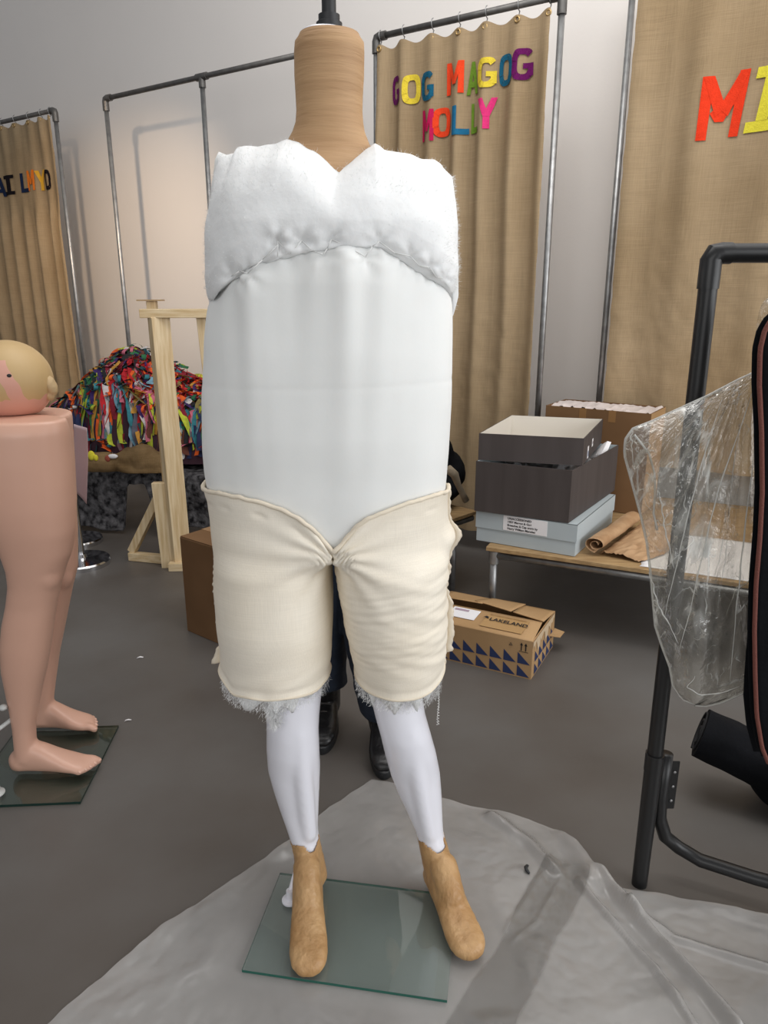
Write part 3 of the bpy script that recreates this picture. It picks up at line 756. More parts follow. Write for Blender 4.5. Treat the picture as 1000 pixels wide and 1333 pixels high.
def crumple(c):
    return .0004*nz(c.x*60, c.y*60, c.z*60)+.0016*abs(nz(c.x*34+3, c.y*16, c.z*24))-.0006+.0013*abs(nz(c.x*120, c.y*36, c.z*60))
def paperfoot(ax, ay, tx, ty, rows, seed):
    """ankle sleeve + shoe-like foot wrapped in gummed paper"""
    mb = MB()
    rings = []
    for (y, l, r) in rows:
        yc = 1.445 if y > 1120 else lerp(1.46, 1.445, (y-1060)/60)
        a, b_ = yp(l, y, yc), yp(r, y, yc); c = (a+b_)/2; hw = (b_.x-a.x)/2+.002
        rings.append([V((c.x+hw*math.cos(2*pi*k/28), c.y+.04*math.sin(2*pi*k/28), c.z)) for k in range(28)])
    mb.loft(rings)
    A = V((ax, ay, .012)); T = V((tx, ty, .012)); d = (T-A).normalized(); sd = V((-d.y, d.x, 0)); L_ = (T-A).length
    H = A-d*.045
    mb.ell(H+V((0, 0, .036)), (.032, .034, .034), 18)
    rings = []
    for u, hw, zt_, zb in ((0, .031, .10, .010), (.12, .033, .105, .008), (.28, .034, .098, .008), (.42, .035, .082, .007), (.56, .038, .066, .007), (.70, .041, .054, .007), (.82, .041, .047, .007), (.92, .036, .042, .008), (.98, .024, .035, .010), (1.0, .012, .028, .013)):
        c = H+d*(u*(L_+.045)); ring = []
        for k in range(28):
            t = 2*pi*k/28; cc, s = math.cos(t), math.sin(t); n_ = 2.4
            f = lambda v: math.copysign(abs(v)**(2/n_), v)
            ring.append(V((c.x, c.y, .0065))+sd*hw*f(cc)+V((0, 0, (zt_+zb)/2+(zt_-zb)/2*f(s))))
        rings.append(ring)
    mb.loft(rings)
    mb.cap(A+V((0, 0, .10)), H+d*.10+V((0, 0, .060)), .032, .030)
    ztop = yp(0, 1088, 1.45).z
    def cut(c):
        an = math.atan2(c.y-1.45, c.x-rings[0][0].x)
        return c.z > ztop-.008+.014*nz(an*2.2, seed*3.3)+.024*(abs((an*1.6+seed*.6+.35) % 1.4-.7)-.30)
    o = mb.blob('paper_foot', M_KRAFT, man, voxel=.004, it=14, disp=crumple, cut=cut)
    md = o.modifiers.new('t', 'SOLIDIFY'); md.thickness = .0012; md.offset = 1
    return o
aL, tL = yp(402, 1150, 1.43), fl(405, 1268); aR, tR = yp(576, 1150, 1.43), fl(610, 1246)
paperfoot(aL.x, 1.405, tL.x-.001, tL.y-.026, [(1060, 372, 413), (1085, 379, 413), (1110, 384, 418), (1135, 387, 424), (1143, 388, 425)], 1)
paperfoot(aR.x, 1.41, tR.x+.008, tR.y-.026, [(1060, 538, 576), (1085, 544, 576), (1110, 549, 584), (1135, 554, 591), (1143, 556, 594)], 2)

# neck stump, cap and head post
NK = rows_at([(50, 388, 470), (56, 384, 474), (70, 383, 474.5), (100, 383.5, 474), (125, 385, 472.5), (145, 386, 472), (160, 385, 473), (172, 381, 475), (185, 374, 480), (200, 364, 487), (215, 352, 496), (235, 335, 512)], YM)
mb = MB(); rings = []
for z, c, a in [(NK[0][0], NK[0][1], NK[0][2])]+NK[1:]:
    rings.append([V((c+a*math.cos(2*pi*k/48), YM+a*(.92 if z > 1.68 else .8)*math.sin(2*pi*k/48), z)) for k in range(48)])
z, c, a = NK[-1]
rings.append([V((c+a*.94*math.cos(2*pi*k/48), YM+a*.87*math.sin(2*pi*k/48), z+.006)) for k in range(48)])
mb.loft(rings); mb.build('neck', M_NECK, man, sm=60)
tp = yp(429, 47, YM); zt = z+.006
mb = MB(); mb.lathe((c-.008, YM+.004, zt-.004), [(.040, 0), (.042, .002), (.042, .007), (.040, .009)], 40); mb.build('neck_cap', M_LEG, man, sm=30)
zt += .005
mb = MB(); mb.lathe((c, YM, zt), [(.0225, 0), (.0225, .012), (.0185, .014), (.0185, .024), (.0125, .026), (.0125, .030)], 32); mb.build('collar', M_BLKP, man, sm=30)
mb = MB(); mb.tube([V((c, YM, zt+.02)), V((c, YM+.002, zt+.22))], [.0125, .0115], 24); mb.build('head_post', M_BLKP, man, sm=30)

# glass base and its leg spigot
bp = [fl(315, 1268), fl(582, 1308)]; e1 = bp[1]-bp[0]; e1.z = 0; e2 = V((-e1.y, e1.x, 0)).normalized()*.279
mb = MB(); mb.box(bp[0]+V((0, 0, .0045)), e1, e2, (0, 0, .008))
me = mb.mesh('base_plate', bevel=.0006, seg=1)
for p in me.polygons: p.material_index = 0 if abs(p.normal.z) > .7 else 1
o = finish('base_plate', me, [M_GLASS, M_GEDGE], man, False)
s0 = fl(378, 1172, .013)
mb = MB(); mb.lathe((s0.x, s0.y, .0125), [(.020, 0), (.020, .004), (.010, .008), (.009, .03)], 24); mb.tube([s0+V((0, 0, .02)), yp(392, 1110, 1.47), yp(396, 1050, 1.46)], .0065, 14)
mb.build('support_rod', M_LEG, man, sm=40)

# ------------------------------------------------------------------ flesh-coloured half mannequin (left edge)
pk = thing('half_mannequin', 'flesh-coloured lower-body mannequin cut off at the waist, on a dark glass base', 'mannequin', (-1.02, 1.95, 0))
mb = MB()
def seg(rows, Y, dep, n=44, ex=2.2):
    rings = []
    for (y, l, r), dp in zip(rows, dep):
        yy, dpp = (Y, dp) if not isinstance(dp, tuple) else dp
        a, b_ = yp(l, y, yy), yp(r, y, yy); c = (a+b_)/2; hw = (b_.x-a.x)/2
        f = lambda v: math.copysign(abs(v)**(2/ex), v)
        rings.append([V((c.x+hw*f(math.cos(2*pi*k/n)), c.y+dpp*f(math.sin(2*pi*k/n)), c.z)) for k in range(n)])
    mb.loft(rings)
YN, YF = 1.90, 2.13
seg([(541, -62, 83), (548, -62, 84), (600, -64, 87), (660, -52, 91), (700, -30, 92)], 2.0, [.172, .174, .18, .17, .13], ex=2.4)   # hips
seg([(545, -55, 84), (560, -52, 88), (600, -50, 92), (630, -40, 95), (660, -26, 97), (690, -8, 97), (720, 4, 92), (740, 11, 84), (760, 13, 79), (785, 10, 73), (810, 5, 69), (840, 2, 65), (870, 4, 60), (895, 9, 54), (920, 14, 49), (945, 18, 45), (970, 20, 46), (985, 20, 50)], YN,
    [.075, .088, .092, .092, .09, .084, .074, .068, .062, .058, .060, .060, .056, .050, .044, .038, .036, .036])
mb.ell(yp(60, 745, 1.885), (.040, .045, .06), 18); mb.ell(yp(24, 835, 1.92), (.045, .050, .10), 18)
seg([(620, 0, 95), (690, 38, 98), (740, 52, 99), (765, 55, 93), (790, 54, 88), (820, 48, 82), (850, 42, 76), (890, 40, 71), (920, 42, 68), (938, 42, 72)], YF,
    [.085, .08, .066, .058, .056, .058, .054, .044, .036, .036])
mb.ell(yp(80, 748, 2.11), (.036, .04, .05), 16)
def barefoot(hx, tx, Y, z0, inner):
    H = V((hx, Y, z0)); L_ = tx-hx
    P_ = lambda u, v, z: V((hx+L_*u, Y+v, z0+z))
    mb.ell(P_(.12, 0, .036), (.036, .034, .036), 18)
    rings = []
    for u, hw, zt_, off in ((.02, .024, .05, 0), (.12, .031, .085, 0), (.26, .033, .100, 0), (.40, .034, .088, 0), (.55, .038, .064, .002), (.68, .043, .046, .003), (.80, .043, .034, .003), (.88, .036, .026, .004)):
        ring = []
        for k in range(24):
            t = 2*pi*k/24; f = lambda v: math.copysign(abs(v)**(2/2.3), v)
            ring.append(P_(u, off*inner+hw*f(math.cos(t)), .002+zt_/2+zt_/2*f(math.sin(t))))
        rings.append(ring)
    mb.loft(rings)
    for i, (v, u1, r) in enumerate(((.030, 1.0, .0125), (.011, .985, .0095), (-.006, .955, .009), (-.021, .92, .0085), (-.034, .87, .008))):
        p = P_(.76, v*inner*.95, .020); q = P_(u1-.09, v*inner, .019); e = P_(u1-.035, v*inner, .0105)
        mb.cap(p, q, r*1.05, r*.98); mb.cap(q, e, r*.98, r)
hN, tN = yp(16, 1000, YN).x, yp(127, 1000, YN).x; hF, tF = yp(40, 945, YF).x, yp(131, 945, YF).x
barefoot(hN, tN, YN, .022, 1); barefoot(hF, tF, YF, .022, -1)
def waist(c): return 0
pb = mb.blob('lower_body', M_FLESH, pk, voxel=.0048, it=16)
# toe nails
for Y, hx, tx, inn in ((YN, hN, tN, 1), (YF, hF, tF, -1)):
    for v, u1, r in ((.030, 1.0, .0125), (.011, .985, .0095), (-.006, .955, .009), (-.021, .92, .0085), (-.034, .87, .008)):
        mb = MB(); mb.ell(V((hx+(tx-hx)*(u1-.022), Y+v*inn, .022+.0165)), (r*.75, r*.62, .0028), 10, Matrix.Rotation(math.radians(38), 3, 'Y'))
        mb.build('toenail', mat('nail_plastic', (226, 184, 164), .3), pk, sm=True)
# base: dark plate glass and spigot with calf rod
b0 = [fl(105, 1048), fl(155, 948)]; d = (b0[1]-b0[0]); sx = V((-d.y, d.x, 0)).normalized()*.335
mb = MB(); mb.box(b0[0]+V((0, 0, .003)), d, sx, (0, 0, .009))
me = mb.mesh('base_plate', bevel=.0006, seg=1)
for p in me.polygons: p.material_index = 0 if abs(p.normal.z) > .7 else 1
finish('base_plate', me, [M_GLASSD, M_GEDGE2], pk, False)
M_SILV = mat('pale_grey_paint', (196, 198, 196), .35)
s0 = fl(-6, 1033, .012)
mb = MB(); mb.lathe(tuple(s0), [(.026, 0), (.026, .003), (.017, .009), (.013, .03), (.0095, .075)], 28); mb.tube([s0+V((0, 0, .07)), s0+V((-.012, .02, .17)), yp(16, 936, 1.885)], .0065, 14)
rod = mb.build('support_rod', M_SILV, pk, sm=45)
mb = MB(); q = yp(4, 921, 1.86); mb.ell(q, (.012, .012, .009), 14); mb.tube([q, yp(16, 922, 1.89)], .004, 10); mb.build('wing_screw', M_SILV, rod, sm=True)
# sheet of pink paper stuck to the front of the hips
a, b_, c, d = yp(96, 552, 2.30), yp(111, 557, 2.25), yp(113, 656, 2.25), yp(98, 640, 2.30)
P = []
for i in range(15):
    u = i/14; row = []
    for j in range(21):
        v = j/20; p = lerp(lerp(a, b_, u), lerp(d, c, u), v); p = p+V((.006*math.sin(v*3+u)*u+.004*u*v, 0, 0)); row.append(p)
    P.append(row)
mb = MB(); mb.grid(P); o = mb.build('paper_sheet', M_PINKP, None, sm=True, solid=.0006)
tag(o, 'blank pale pink paper sheet hanging at the hip of the flesh-coloured mannequin', 'paper')

# loose head lying on the hips
hd = thing('head_form', 'round pink mannequin head patched with tan paper, lying on the cut-off waist', 'head', yp(14, 545, 2.0))
hc = yp(13, 499, 2.0)+V((0, 0, .007)); rad = 52.5/F*(2.0*CT+(HC-hc.z)*ST)
m = mat('papered_head', (214, 164, 146), .5)
nt = m.node_tree; N = nt.nodes; L = nt.links; b = N['Principled BSDF']
tc = [q for q in N if q.type == 'TEX_COORD'][0]
sep = N.new('ShaderNodeSeparateXYZ'); L.new(tc.outputs['Object'], sep.inputs[0])
n1 = N.new('ShaderNodeTexNoise'); n1.inputs['Scale'].default_value = 16; n1.inputs['Detail'].default_value = 1.5; L.new(tc.outputs['Object'], n1.inputs['Vector'])
def mth(op, a, b_=None, v=None):
    q = N.new('ShaderNodeMath'); q.operation = op; L.new(a, q.inputs[0])
    if b_ is not None: L.new(b_, q.inputs[1])
    if v is not None: q.inputs[1].default_value = v
    return q.outputs[0]
zline = mth('ADD', sep.outputs[2], mth('MULTIPLY', n1.outputs['Fac'], v=.06))
lowmask = mth('GREATER_THAN', zline, v=.066+.03)                    # paper above this height
# bare streak beside the eye: slanted band on the face side
ax = mth('ADD', mth('MULTIPLY', sep.outputs[0], v=1.0), mth('MULTIPLY', sep.outputs[2], v=.38))
ax = mth('ADD', ax, mth('MULTIPLY', n1.outputs['Fac'], v=.03))
near = mth('ABSOLUTE', mth('ADD', ax, v=-.112))
streak = mth('GREATER_THAN', near, v=.017)
top = mth('GREATER_THAN', sep.outputs[2], v=.165)
st2 = mth('MAXIMUM', streak, top)
mask = mth('MULTIPLY', lowmask, st2)
mx = N.new('ShaderNodeMix'); mx.data_type = 'RGBA'
L.new(mask, mx.inputs[0]); mx.inputs[6].default_value = rgb(214, 160, 142); mx.inputs[7].default_value = rgb(196, 166, 118)
L.new(mx.outputs[2], b.inputs['Base Color'])
mb = MB(); mb.ell(hc, (rad*1.02, rad, rad*.99), 40); mb.ell(hc+V((-.045, .0, -.01)), (rad*1.0, rad*.9, rad*.9), 30)
mb.ell(hc+V((-.11, -.01, -.02)), (.07, .07, .075), 24)
sk = mb.blob('skull', m, hd, voxel=.005, it=5)
zt_ = max(v.co.z for v in pb.data.vertices)+ORG[pk.name].z+.0015-ORG[hd.name].z
for v in sk.data.vertices: v.co.z = max(v.co.z, zt_)
mb = MB(); e = yp(72, 505, 2.0)
mb.ell(e+V((-.012, 0, .008)), (.016, .020, .030), 16, Matrix.Rotation(-.35, 3, 'Y')); mb.ell(e+V((-.016, 0, -.018)), (.014, .015, .018), 14); mb.ell(e+V((-.03, 0, -.01)), (.025, .016, .02), 14)
mb.blob('ear', mat('ear_paper', (196, 168, 126), .6, var=.15, vscale=30), hd, voxel=.003, it=4, disp=lambda c: .0012*nz(c.x*90, c.y*90, c.z*90))
for v in hd.children[-1].data.vertices: v.co.z = max(v.co.z, zt_)
ey = ray(12, 489); ctr = CAMP
# eye hole: where the sight line of the hole meets the skull sphere
oc = CAMP-hc; A_ = ey.dot(ey); B_ = 2*oc.dot(ey); C_ = oc.dot(oc)-rad*rad; t = (-B_-math.sqrt(max(0, B_*B_-4*A_*C_)))/(2*A_)
q = CAMP+ey*t; nn = (q-hc).normalized(); R = nn.to_track_quat('Z', 'Y').to_matrix()
mb = MB(); mb.ell(q, (.0058, .0046, .0016), 16, R); mb.build('eye_hole', M_INK, hd, sm=True)

# ------------------------------------------------------------------ chrome stanchions
for (px, py, lab) in ((107, 734, 'nearer chrome stanchion post with a round base, behind the flesh-coloured mannequin'), (102, 706, 'farther chrome stanchion post with a round base, behind the flesh-coloured mannequin')):
    c = fl(px, py); t = thing('stanchion', lab, 'stanchion', c, 'chrome stanchions')
    r_ = .150 if py > 720 else .14
    mb = MB(); mb.lathe(c, [(r_, 0), (r_, .022), (r_-.006, .030), (r_*.5, .036), (.03, .040), (.026, .06)], 48); mb.build('base_disc', M_CHROME, t, sm=30)
    mb = MB(); mb.tube([c+V((0, 0, .04)), c+V((0, 0, .66))], .019, 24); mb.build('post', M_CHROME, t, sm=40)
    mb = MB(); mb.lathe(c+V((0, 0, .655)), [(.019, 0), (.026, .005), (.026, .04), (.018, .055), (.004, .06)], 24); mb.build('cap', M_CHROME, t, sm=30)

# ------------------------------------------------------------------ rag costume on a blanketed platform
pf = thing('platform', 'low platform covered by a mottled grey blanket, beneath the rag costume', 'platform', (-1.7, 4.85, 0))
PX = V((.97, -.243, 0)).normalized(); PY = V((.243, .97, 0)).normalized(); po = V((-2.45, 4.50, 0))
PF = lambda x, y, z: po+PX*x+PY*y+UP*z if 'UP' in globals() else po+PX*x+PY*y+V((0, 0, z))
UP = V((0, 0, 1))
mb = MB(); mb.box(PF(.03, .03, .34), PX*1.84, PY*.64, UP*.03); mb.build('board', M_PLY, pf, sm=False)
for x, y in ((.08, .08), (1.8, .08), (.08, .6), (1.8, .6)): MB().tube([PF(x, y, 0), PF(x, y, .34)], .018, 12).build('leg', M_STEEL, pf, sm=True)
P = []
for i in range(97):
    x = 1.90*i/96; row = []
    hem = .02+.30*smooth(.90, .96, x)*smooth(1.16, 1.06, x)+.04*abs(nz(x*4, 2))+.05*smooth(1.05, 1.3, x)
    for j in range(81):
        v = j/80
        if v < .5: q = PF(x, .68-.68*v/.5, .394+.012*nz(x*7, v*9)+.005*nz(x*20, v*30))
        else:
            w_ = (v-.5)/.5; q = PF(x, -.012-.05*w_*(.6+.5*nz(x*3.5, 1))-.03*nz(x*8, w_*2), lerp(.39, max(.012, hem), w_))
        row.append(q)
    P.append(row)
mb = MB(); mb.grid(P); o = mb.build('moving_blanket', M_BLANK, None, sm=True, solid=.006)
tag(o, 'mottled dark grey blanket draped over the low platform under the rag costume', 'blanket')

# stuffed canvas figure lying along the platform edge
cf = thing('canvas_figure', 'stuffed brown canvas figure lying at the front edge of the grey blanket', 'costume', PF(1.0, .1, .39))
yc = PF(1.0, -.075, 0).y
mb = MB()
def Q(px, py, dy=0): return yp(px, py, yc+dy)
mb.cap(Q(95, 600), Q(140, 603), .055, .065); mb.cap(Q(140, 603), Q(160, 602), .06, .05); mb.cap(Q(158, 602), Q(185, 596), .06, .085); mb.cap(Q(185, 598), Q(212, 606), .085, .055)
mb.cap(Q(160, 610, -.05), Q(208, 616, -.04), .03, .034); mb.cap(Q(168, 590, .04), Q(205, 594, .02), .04, .03)
mb.blob('body', M_STUFF, cf, voxel=.008, it=5, disp=lambda c: .010*nz(c.x*12, c.y*12, c.z*12)+.004*nz(c.x*30, c.y*30, c.z*30))
for v in cf.children[0].data.vertices: v.co.z = max(v.co.z, .405-ORG[cf.name].z+.012*math.exp(-abs(v.co.z)*9))
mb = MB(); mb.ell(Q(119, 593, -.055), (.022, .012, .03), 12); mb.ell(Q(125, 596, -.06), (.014, .01, .02), 12); mb.blob('yellow_patch', FELT['lemon'], cf, voxel=.004, it=2)
mb = MB(); mb.ell(Q(147, 594, -.05), (.03, .01, .014), 12); mb.build('white_patch', M_PAPER, cf, sm=True)
mb = MB(); mb.ell(Q(140, 597, -.052), (.016, .01, .02), 12); mb.build('red_patch', mat('brick_cloth', (150, 74, 58), .9), cf, sm=True)

# the costume itself: a mound bristling with rag strips
rc = thing('rag_costume', 'mound-shaped costume of many coloured rag strips piled on the grey blanket', 'costume', PF(1.05, .34, .39))
CX0 = PF(1.02, .36, 0)
OYM, RYM = .46, .40
def mound(x, y):         # height of the cloth base, in platform coordinates
    q = ((x-.93)/.90)**2+((y-OYM)/RYM)**2
    if q >= 1: return 0
    peak = .36*math.exp(-((x-.74)/.34)**2)+.16*math.exp(-((x-1.45)/.40)**2)+.05*nz(x*5, y*5, 3)
    return (.30+peak*(1-q)**.75)*(1-q**7)
mb = MB(); P = []
for i in range(61):
    row = []
    for j in range(61):
        a = 2*pi*j/60; r_ = max((i/60)**.5, .01); x, y = .93+.90*r_*math.cos(a), OYM+RYM*r_*math.sin(a)
        row.append(PF(x, y, .43+mound(x, y)*.97+.01*nz(x*9, y*9)))
    P.append(row)
mb.grid(P, closed_v=True); mb.build('base_cloth', mat('dark_base_cloth', (60, 34, 46), .95), rc, sm=True)
RAG = [('orange', (250, 104, 34)), ('red', (196, 26, 38)), ('crimson', (140, 22, 44)), ('teal', (52, 128, 140)), ('white', (214, 208, 206)), ('purple', (62, 36, 104)), ('green', (40, 110, 70)), ('lime', (196, 206, 60)),
       ('black', (28, 28, 32)), ('navy', (36, 44, 84)), ('floral', (150, 70, 84)), ('brown', (108, 58, 44)), ('sky', (120, 164, 184)), ('olive', (136, 120, 66)), ('pink', (206, 110, 130)), ('slate', (96, 96, 110)), ('gold', (206, 150, 60)), ('darkteal', (22, 62, 70))]
RM = {n_: mat('rag_'+n_, c_, .85, var=.35 if n_ not in ('floral',) else 0, vscale=30, col2=None if n_ != 'floral' else (70, 110, 110)) for n_, c_ in RAG}
RW = [n_ for n_, _ in RAG]
rr = random.Random(23)
def strip_pts(x, y, L_, w_, out, rnd_, lift=0):
    """ribbon draped over the mound from (x, y), running outwards and hanging free past the brim"""
    P = []; n_ = 9; d = V((out[0], out[1])).normalized(); px, py = x, y; z_ = None; tw = rnd_.uniform(-.5, .5); ph = rnd_.random()*9
    sl = L_/n_
    for i in range(n_+1):
        u = i/n_
        m_ = mound(px, py)
        zb = .40+m_+.012+lift
        z_ = zb if z_ is None else max(z_-sl*.97, min(zb, z_)) if m_ <= .02 or zb < z_-sl else zb
        z_ = max(z_, .51+.05*math.sin(ph*3))
        wv = .012*math.sin(u*5+ph)
        sx = V((-d.y, d.x))
        a = sx*(w_/2*(1-.25*u*rnd_.random())); tz = tw*w_*.5
        base = V((px+sx.x*wv, py+sx.y*wv))
        P.append([PF(base.x+a.x, base.y+a.y, z_+tz), PF(base.x, base.y, z_+.004*math.sin(ph+u*9)), PF(base.x-a.x, base.y-a.y, z_-tz)])
        m2 = mound(px+d.x*.02, py+d.y*.02); slope = max(.0, (m_-m2)/.02)
        st = sl/math.sqrt(1+slope*slope)
        if m_ <= .02: st = sl*.12
        px += d.x*st; py += d.y*st
    return P
big = []
# brim strips hanging at the front: the ones that show largest
cols = ['teal', 'darkteal', 'white', 'orange', 'black', 'orange', 'floral', 'green', 'orange', 'orange', 'crimson', 'white', 'floral', 'brown', 'orange', 'white', 'navy', 'crimson', 'green', 'white', 'olive', 'black']
for row in range(5):
    for i in range(22):
        if len(big) >= 100: break
        x = .10+1.66*(i+.5*(row % 2)+rr.uniform(-.3, .3))/22
        yb = OYM-RYM*math.sqrt(max(0.02, 1-((x-.93)/.90)**2))
        y = yb+.012+row*.040+rr.uniform(0, .03)
        c = cols[i] if row in (0, 2) and rr.random() < .75 else rr.choice(RW)
        P = strip_pts(x, y, rr.uniform(.20, .38) if row < 3 else rr.uniform(.14, .26), rr.uniform(.03, .068), ((x-.93)*.35+rr.uniform(-.25, .25), -1), rr, .004*row)
        # hanging: push free of the base
        big.append((P, c))
RIM = []
for P, c in big:
    mb = MB(); mb.grid(P); o = mb.build('rag_strip', RM[c], rc, sm=True, recalc=False); o['label'] = '%s rag strip' % dict(floral='flower-print', darkteal='dark teal', sky='sky blue').get(c, c)
# fringe curtain that hangs below the brim, and the tangle on top
mb = MB()
for _ in range(900):
    u = rr.random()
    a = rr.uniform(-pi*.98, -.02) if u < .75 else rr.uniform(0, 2*pi); r_ = math.sqrt(rr.uniform(.0, 1.0))*.98
    x, y = .93+.90*r_*math.cos(a), OYM+RYM*r_*math.sin(a)
    ang = math.atan2((y-OYM)*1.6, x-.93)+rr.gauss(0, .6) if r_ > .8 else rr.uniform(-pi, 0)
    big_ = r_ > .75
    P = strip_pts(x, y, rr.uniform(.10, .30) if big_ else rr.uniform(.05, .16), rr.uniform(.014, .055), (math.cos(ang), math.sin(ang)), rr, rr.uniform(0, .035))
    ax_ = x
    if not big_ and y < .6 and .85 < x < 1.35 and rr.random() < .5: ci = RW.index(rr.choice(['red', 'red', 'crimson', 'orange']))
    else: ci = rr.randrange(len(RW))
    mb.grid(P, mi=ci)
# fluffy red net at the top right of the mound
for _ in range(420):
    x, y = rr.uniform(.88, 1.25), rr.uniform(.12, .5); ang = rr.uniform(0, 2*pi); h0 = .40+mound(x, y)
    p = PF(x, y, h0); d = (PX*math.cos(ang)*.6+PY*math.sin(ang)*.6+UP*rr.uniform(.2, 1.1)).normalized(); w_ = d.cross(UP).normalized()*rr.uniform(.004, .010); L_ = rr.uniform(.03, .085)
    mb.add([p-w_, p+w_, p+d*L_*.6+w_*.8, p+d*L_*.6-w_*.8, p+d*L_+V((rr.gauss(0, .01), 0, rr.gauss(0, .01)))], [(0, 1, 2, 3), (3, 2, 4)], RW.index('red'))
# curled loops of ribbon
for _ in range(90):
    x, y = rr.uniform(.2, 1.65), rr.uniform(.08, .45); h0 = .41+mound(x, y)
    if mound(x, y) < .25: continue
    c = PF(x, y, h0+.01); ra = rr.uniform(.018, .045); al = rr.uniform(0, pi); e1_ = PX*math.cos(al)+PY*math.sin(al); w_ = (PX*-math.sin(al)+PY*math.cos(al))*rr.uniform(.006, .014)
    P = []
    for k in range(13):
        t = 2*pi*k/12*.9; q = c+e1_*(ra*math.cos(t))+UP*(ra*.6*math.sin(t)+.01)+w_*(k/6); P.append([q-w_, q+w_])
    mb.grid(P, mi=RW.index(rr.choice(['lime', 'gold', 'white', 'teal', 'orange', 'sky', 'green', 'pink', 'purple'])))
o = mb.build('small_rags', [RM[n_] for n_ in RW], rc, sm=True, recalc=False); o['kind'] = 'stuff'

# ------------------------------------------------------------------ timber frame
tf = thing('timber_frame', 'tall pine frame of planed timbers on a triangular foot, left of the mannequin', 'frame', fl(236, 740))
def timber(name, p, q, w, h, up=(0, 0, 1), m=M_WOOD):
    mb = MB(); mb.bar(p, q, w, h, up); return mb.build(name, m, tf, sm=False, bevel=.003, seg=2)
B0 = fl(233, 738); Yt = B0.y
def at(px, py, Y): return yp(px, py, Y)
d1 = at(237, 735, Yt); d1.z = .02
u1 = V((d1.x-.012, Yt, 1.30))
timber('upright', d1, u1, .045, .095, (.77, .64, 0))
bk = timber('upright', d1+V((-.052, .05, -.01)), V((d1.x-.055, Yt+.05, 1.375)), .045, .045, (1, 0, 0))
timber('top_rail', V((u1.x-.085, Yt-.005, 1.318)), V((u1.x+.62, Yt+.05, 1.318)), .070, .042, m=M_WOODX)
u2x = at(263, 430, Yt+.03).x
timber('upright', V((u2x+.06, Yt+.05, .02)), V((u2x, Yt+.04, 1.298)), .045, .045, (1, 0, 0))
timber('upright', V((u1.x+.56, Yt+.05, .0)), V((u1.x+.56, Yt+.05, 1.298)), .045, .070, (1, 0, 0))
mb = MB(); q = V((d1.x-.06, Yt+.05, 1.376)); mb.box(q+V((-.055, -.05, 0)), (.11, 0, 0), (0, .10, 0), (0, 0, .006)); mb.build('cap_plate', M_PLY, tf, sm=False)
s0 = fl(224, 735); s0.z = .03
fb = fl(173, 728); fb.z = .025
timber('short_post', V((s0.x-.005, Yt+.0, .0)), V((s0.x-.02, Yt+.0, .47)), .070, .04, (0, 1, 0))
timber('foot_bar', V((fb.x-.01, fb.y-.01, .024)), V((s0.x, Yt+.045, .024)), .040, .046, m=M_WOODX)
timber('brace', V((fb.x, fb.y, .045)), V((s0.x-.03, Yt+.045, .40)), .035, .045)
timber('foot_bar', V((s0.x+.01, Yt-.05, .022)), V((u1.x+.60, Yt-.01, .022)), .045, .044, m=M_WOODX)
timber('brace', V((u2x+.20, Yt+.075, .05)), V((u2x+.01, Yt+.09, .36)), .03, .04)

# ------------------------------------------------------------------ brown box half hidden behind the mannequin
c0, c1 = fl(244, 821), fl(286, 839); cx = (c1-c0); cx.z = 0; cx.normalize(); cy = V((-cx.y, cx.x, 0))
hb = yp(240, 699, c0.y).z
f = lambda x, y, z: c0+cx*x+cy*y+UP*z
gk = thing('cardboard_box', 'plain brown cardboard box on the floor beside the timber frame, partly behind the mannequin', 'box', f(.2, .14, 0))
mb = MB()
mb.box(f(0, 0, 0), cx*.40, cy*.28, UP*hb); mb.build('carton', M_CARDD, gk, sm=False, bevel=.003, seg=2)
for a, b_ in ((0, .138), (.142, .28)):
    mb = MB(); mb.box(f(.002, a+.002, hb+.0005), cx*.396, cy*(b_-a-.004), UP*.004); mb.build('flap', M_CARDD, gk, sm=False, bevel=.001, seg=1)
mb = MB(); mb.box(f(-.0006, .115, hb-.05), cx*.4012, cy*.05, UP*.0556); mb.build('tape', M_TAPE, gk, sm=False)

# ------------------------------------------------------------------ low table with archive boxes (right)
TZ = .375; TO = fl(640, 715, TZ); TX = (fl(848, 745, TZ)-TO); TX.z = 0; TX.normalize(); TY = V((-TX.y, TX.x, 0)); UP = V((0, 0, 1))
TO = TO-TX*.03+TY*.028; TO.z = 0
T_ = lambda x, y, z: TO+TX*x+TY*y+UP*z
tb = thing('low_table', 'low pipe-framed table with a plywood top carrying the grey archive boxes', 'table', T_(.6, .45, 0))
mb = MB(); mb.box(T_(0, -.008, .358), TX*1.30, TY*1.16, UP*.017); mb.build('table_top', M_PLY, tb, bevel=.001, seg=1)
for a, b_ in (((.03, .015), (1.24, .015)), ((.03, 1.1), (1.24, 1.1)), ((.03, .015), (.03, 1.1)), ((1.24, .015), (1.24, 1.1))):
    MB().tube([T_(*a, .338), T_(*b_, .338)], .017, 14).build('frame_rail', M_STEEL, tb, sm=True)
for x, y in ((.03, .015), (1.24, .015), (.03, 1.1), (1.24, 1.1)):
    lg = MB().tube([T_(x, y, .0), T_(x, y, .338)], .0165, 14).build('leg', M_STEEL, tb, sm=True)
    MB().tube([T_(x, y, .30), T_(x, y, .356)], .023, 14).build('pipe_fitting', M_STEEL, lg, sm=40)
mb = MB(); P = [[T_(.62+.5*i/20+.01*nz(j*.5, 1), .02+.5*j/20, TZ+.0012+.002*abs(nz(i*.4, j*.4))) for j in range(21)] for i in range(21)]
mb.grid(P); o = mb.build('tissue_sheet', M_PAPER, None, sm=True, solid=.0005); tag(o, 'flat sheet of white tissue paper on the low table under the kraft roll', 'paper')

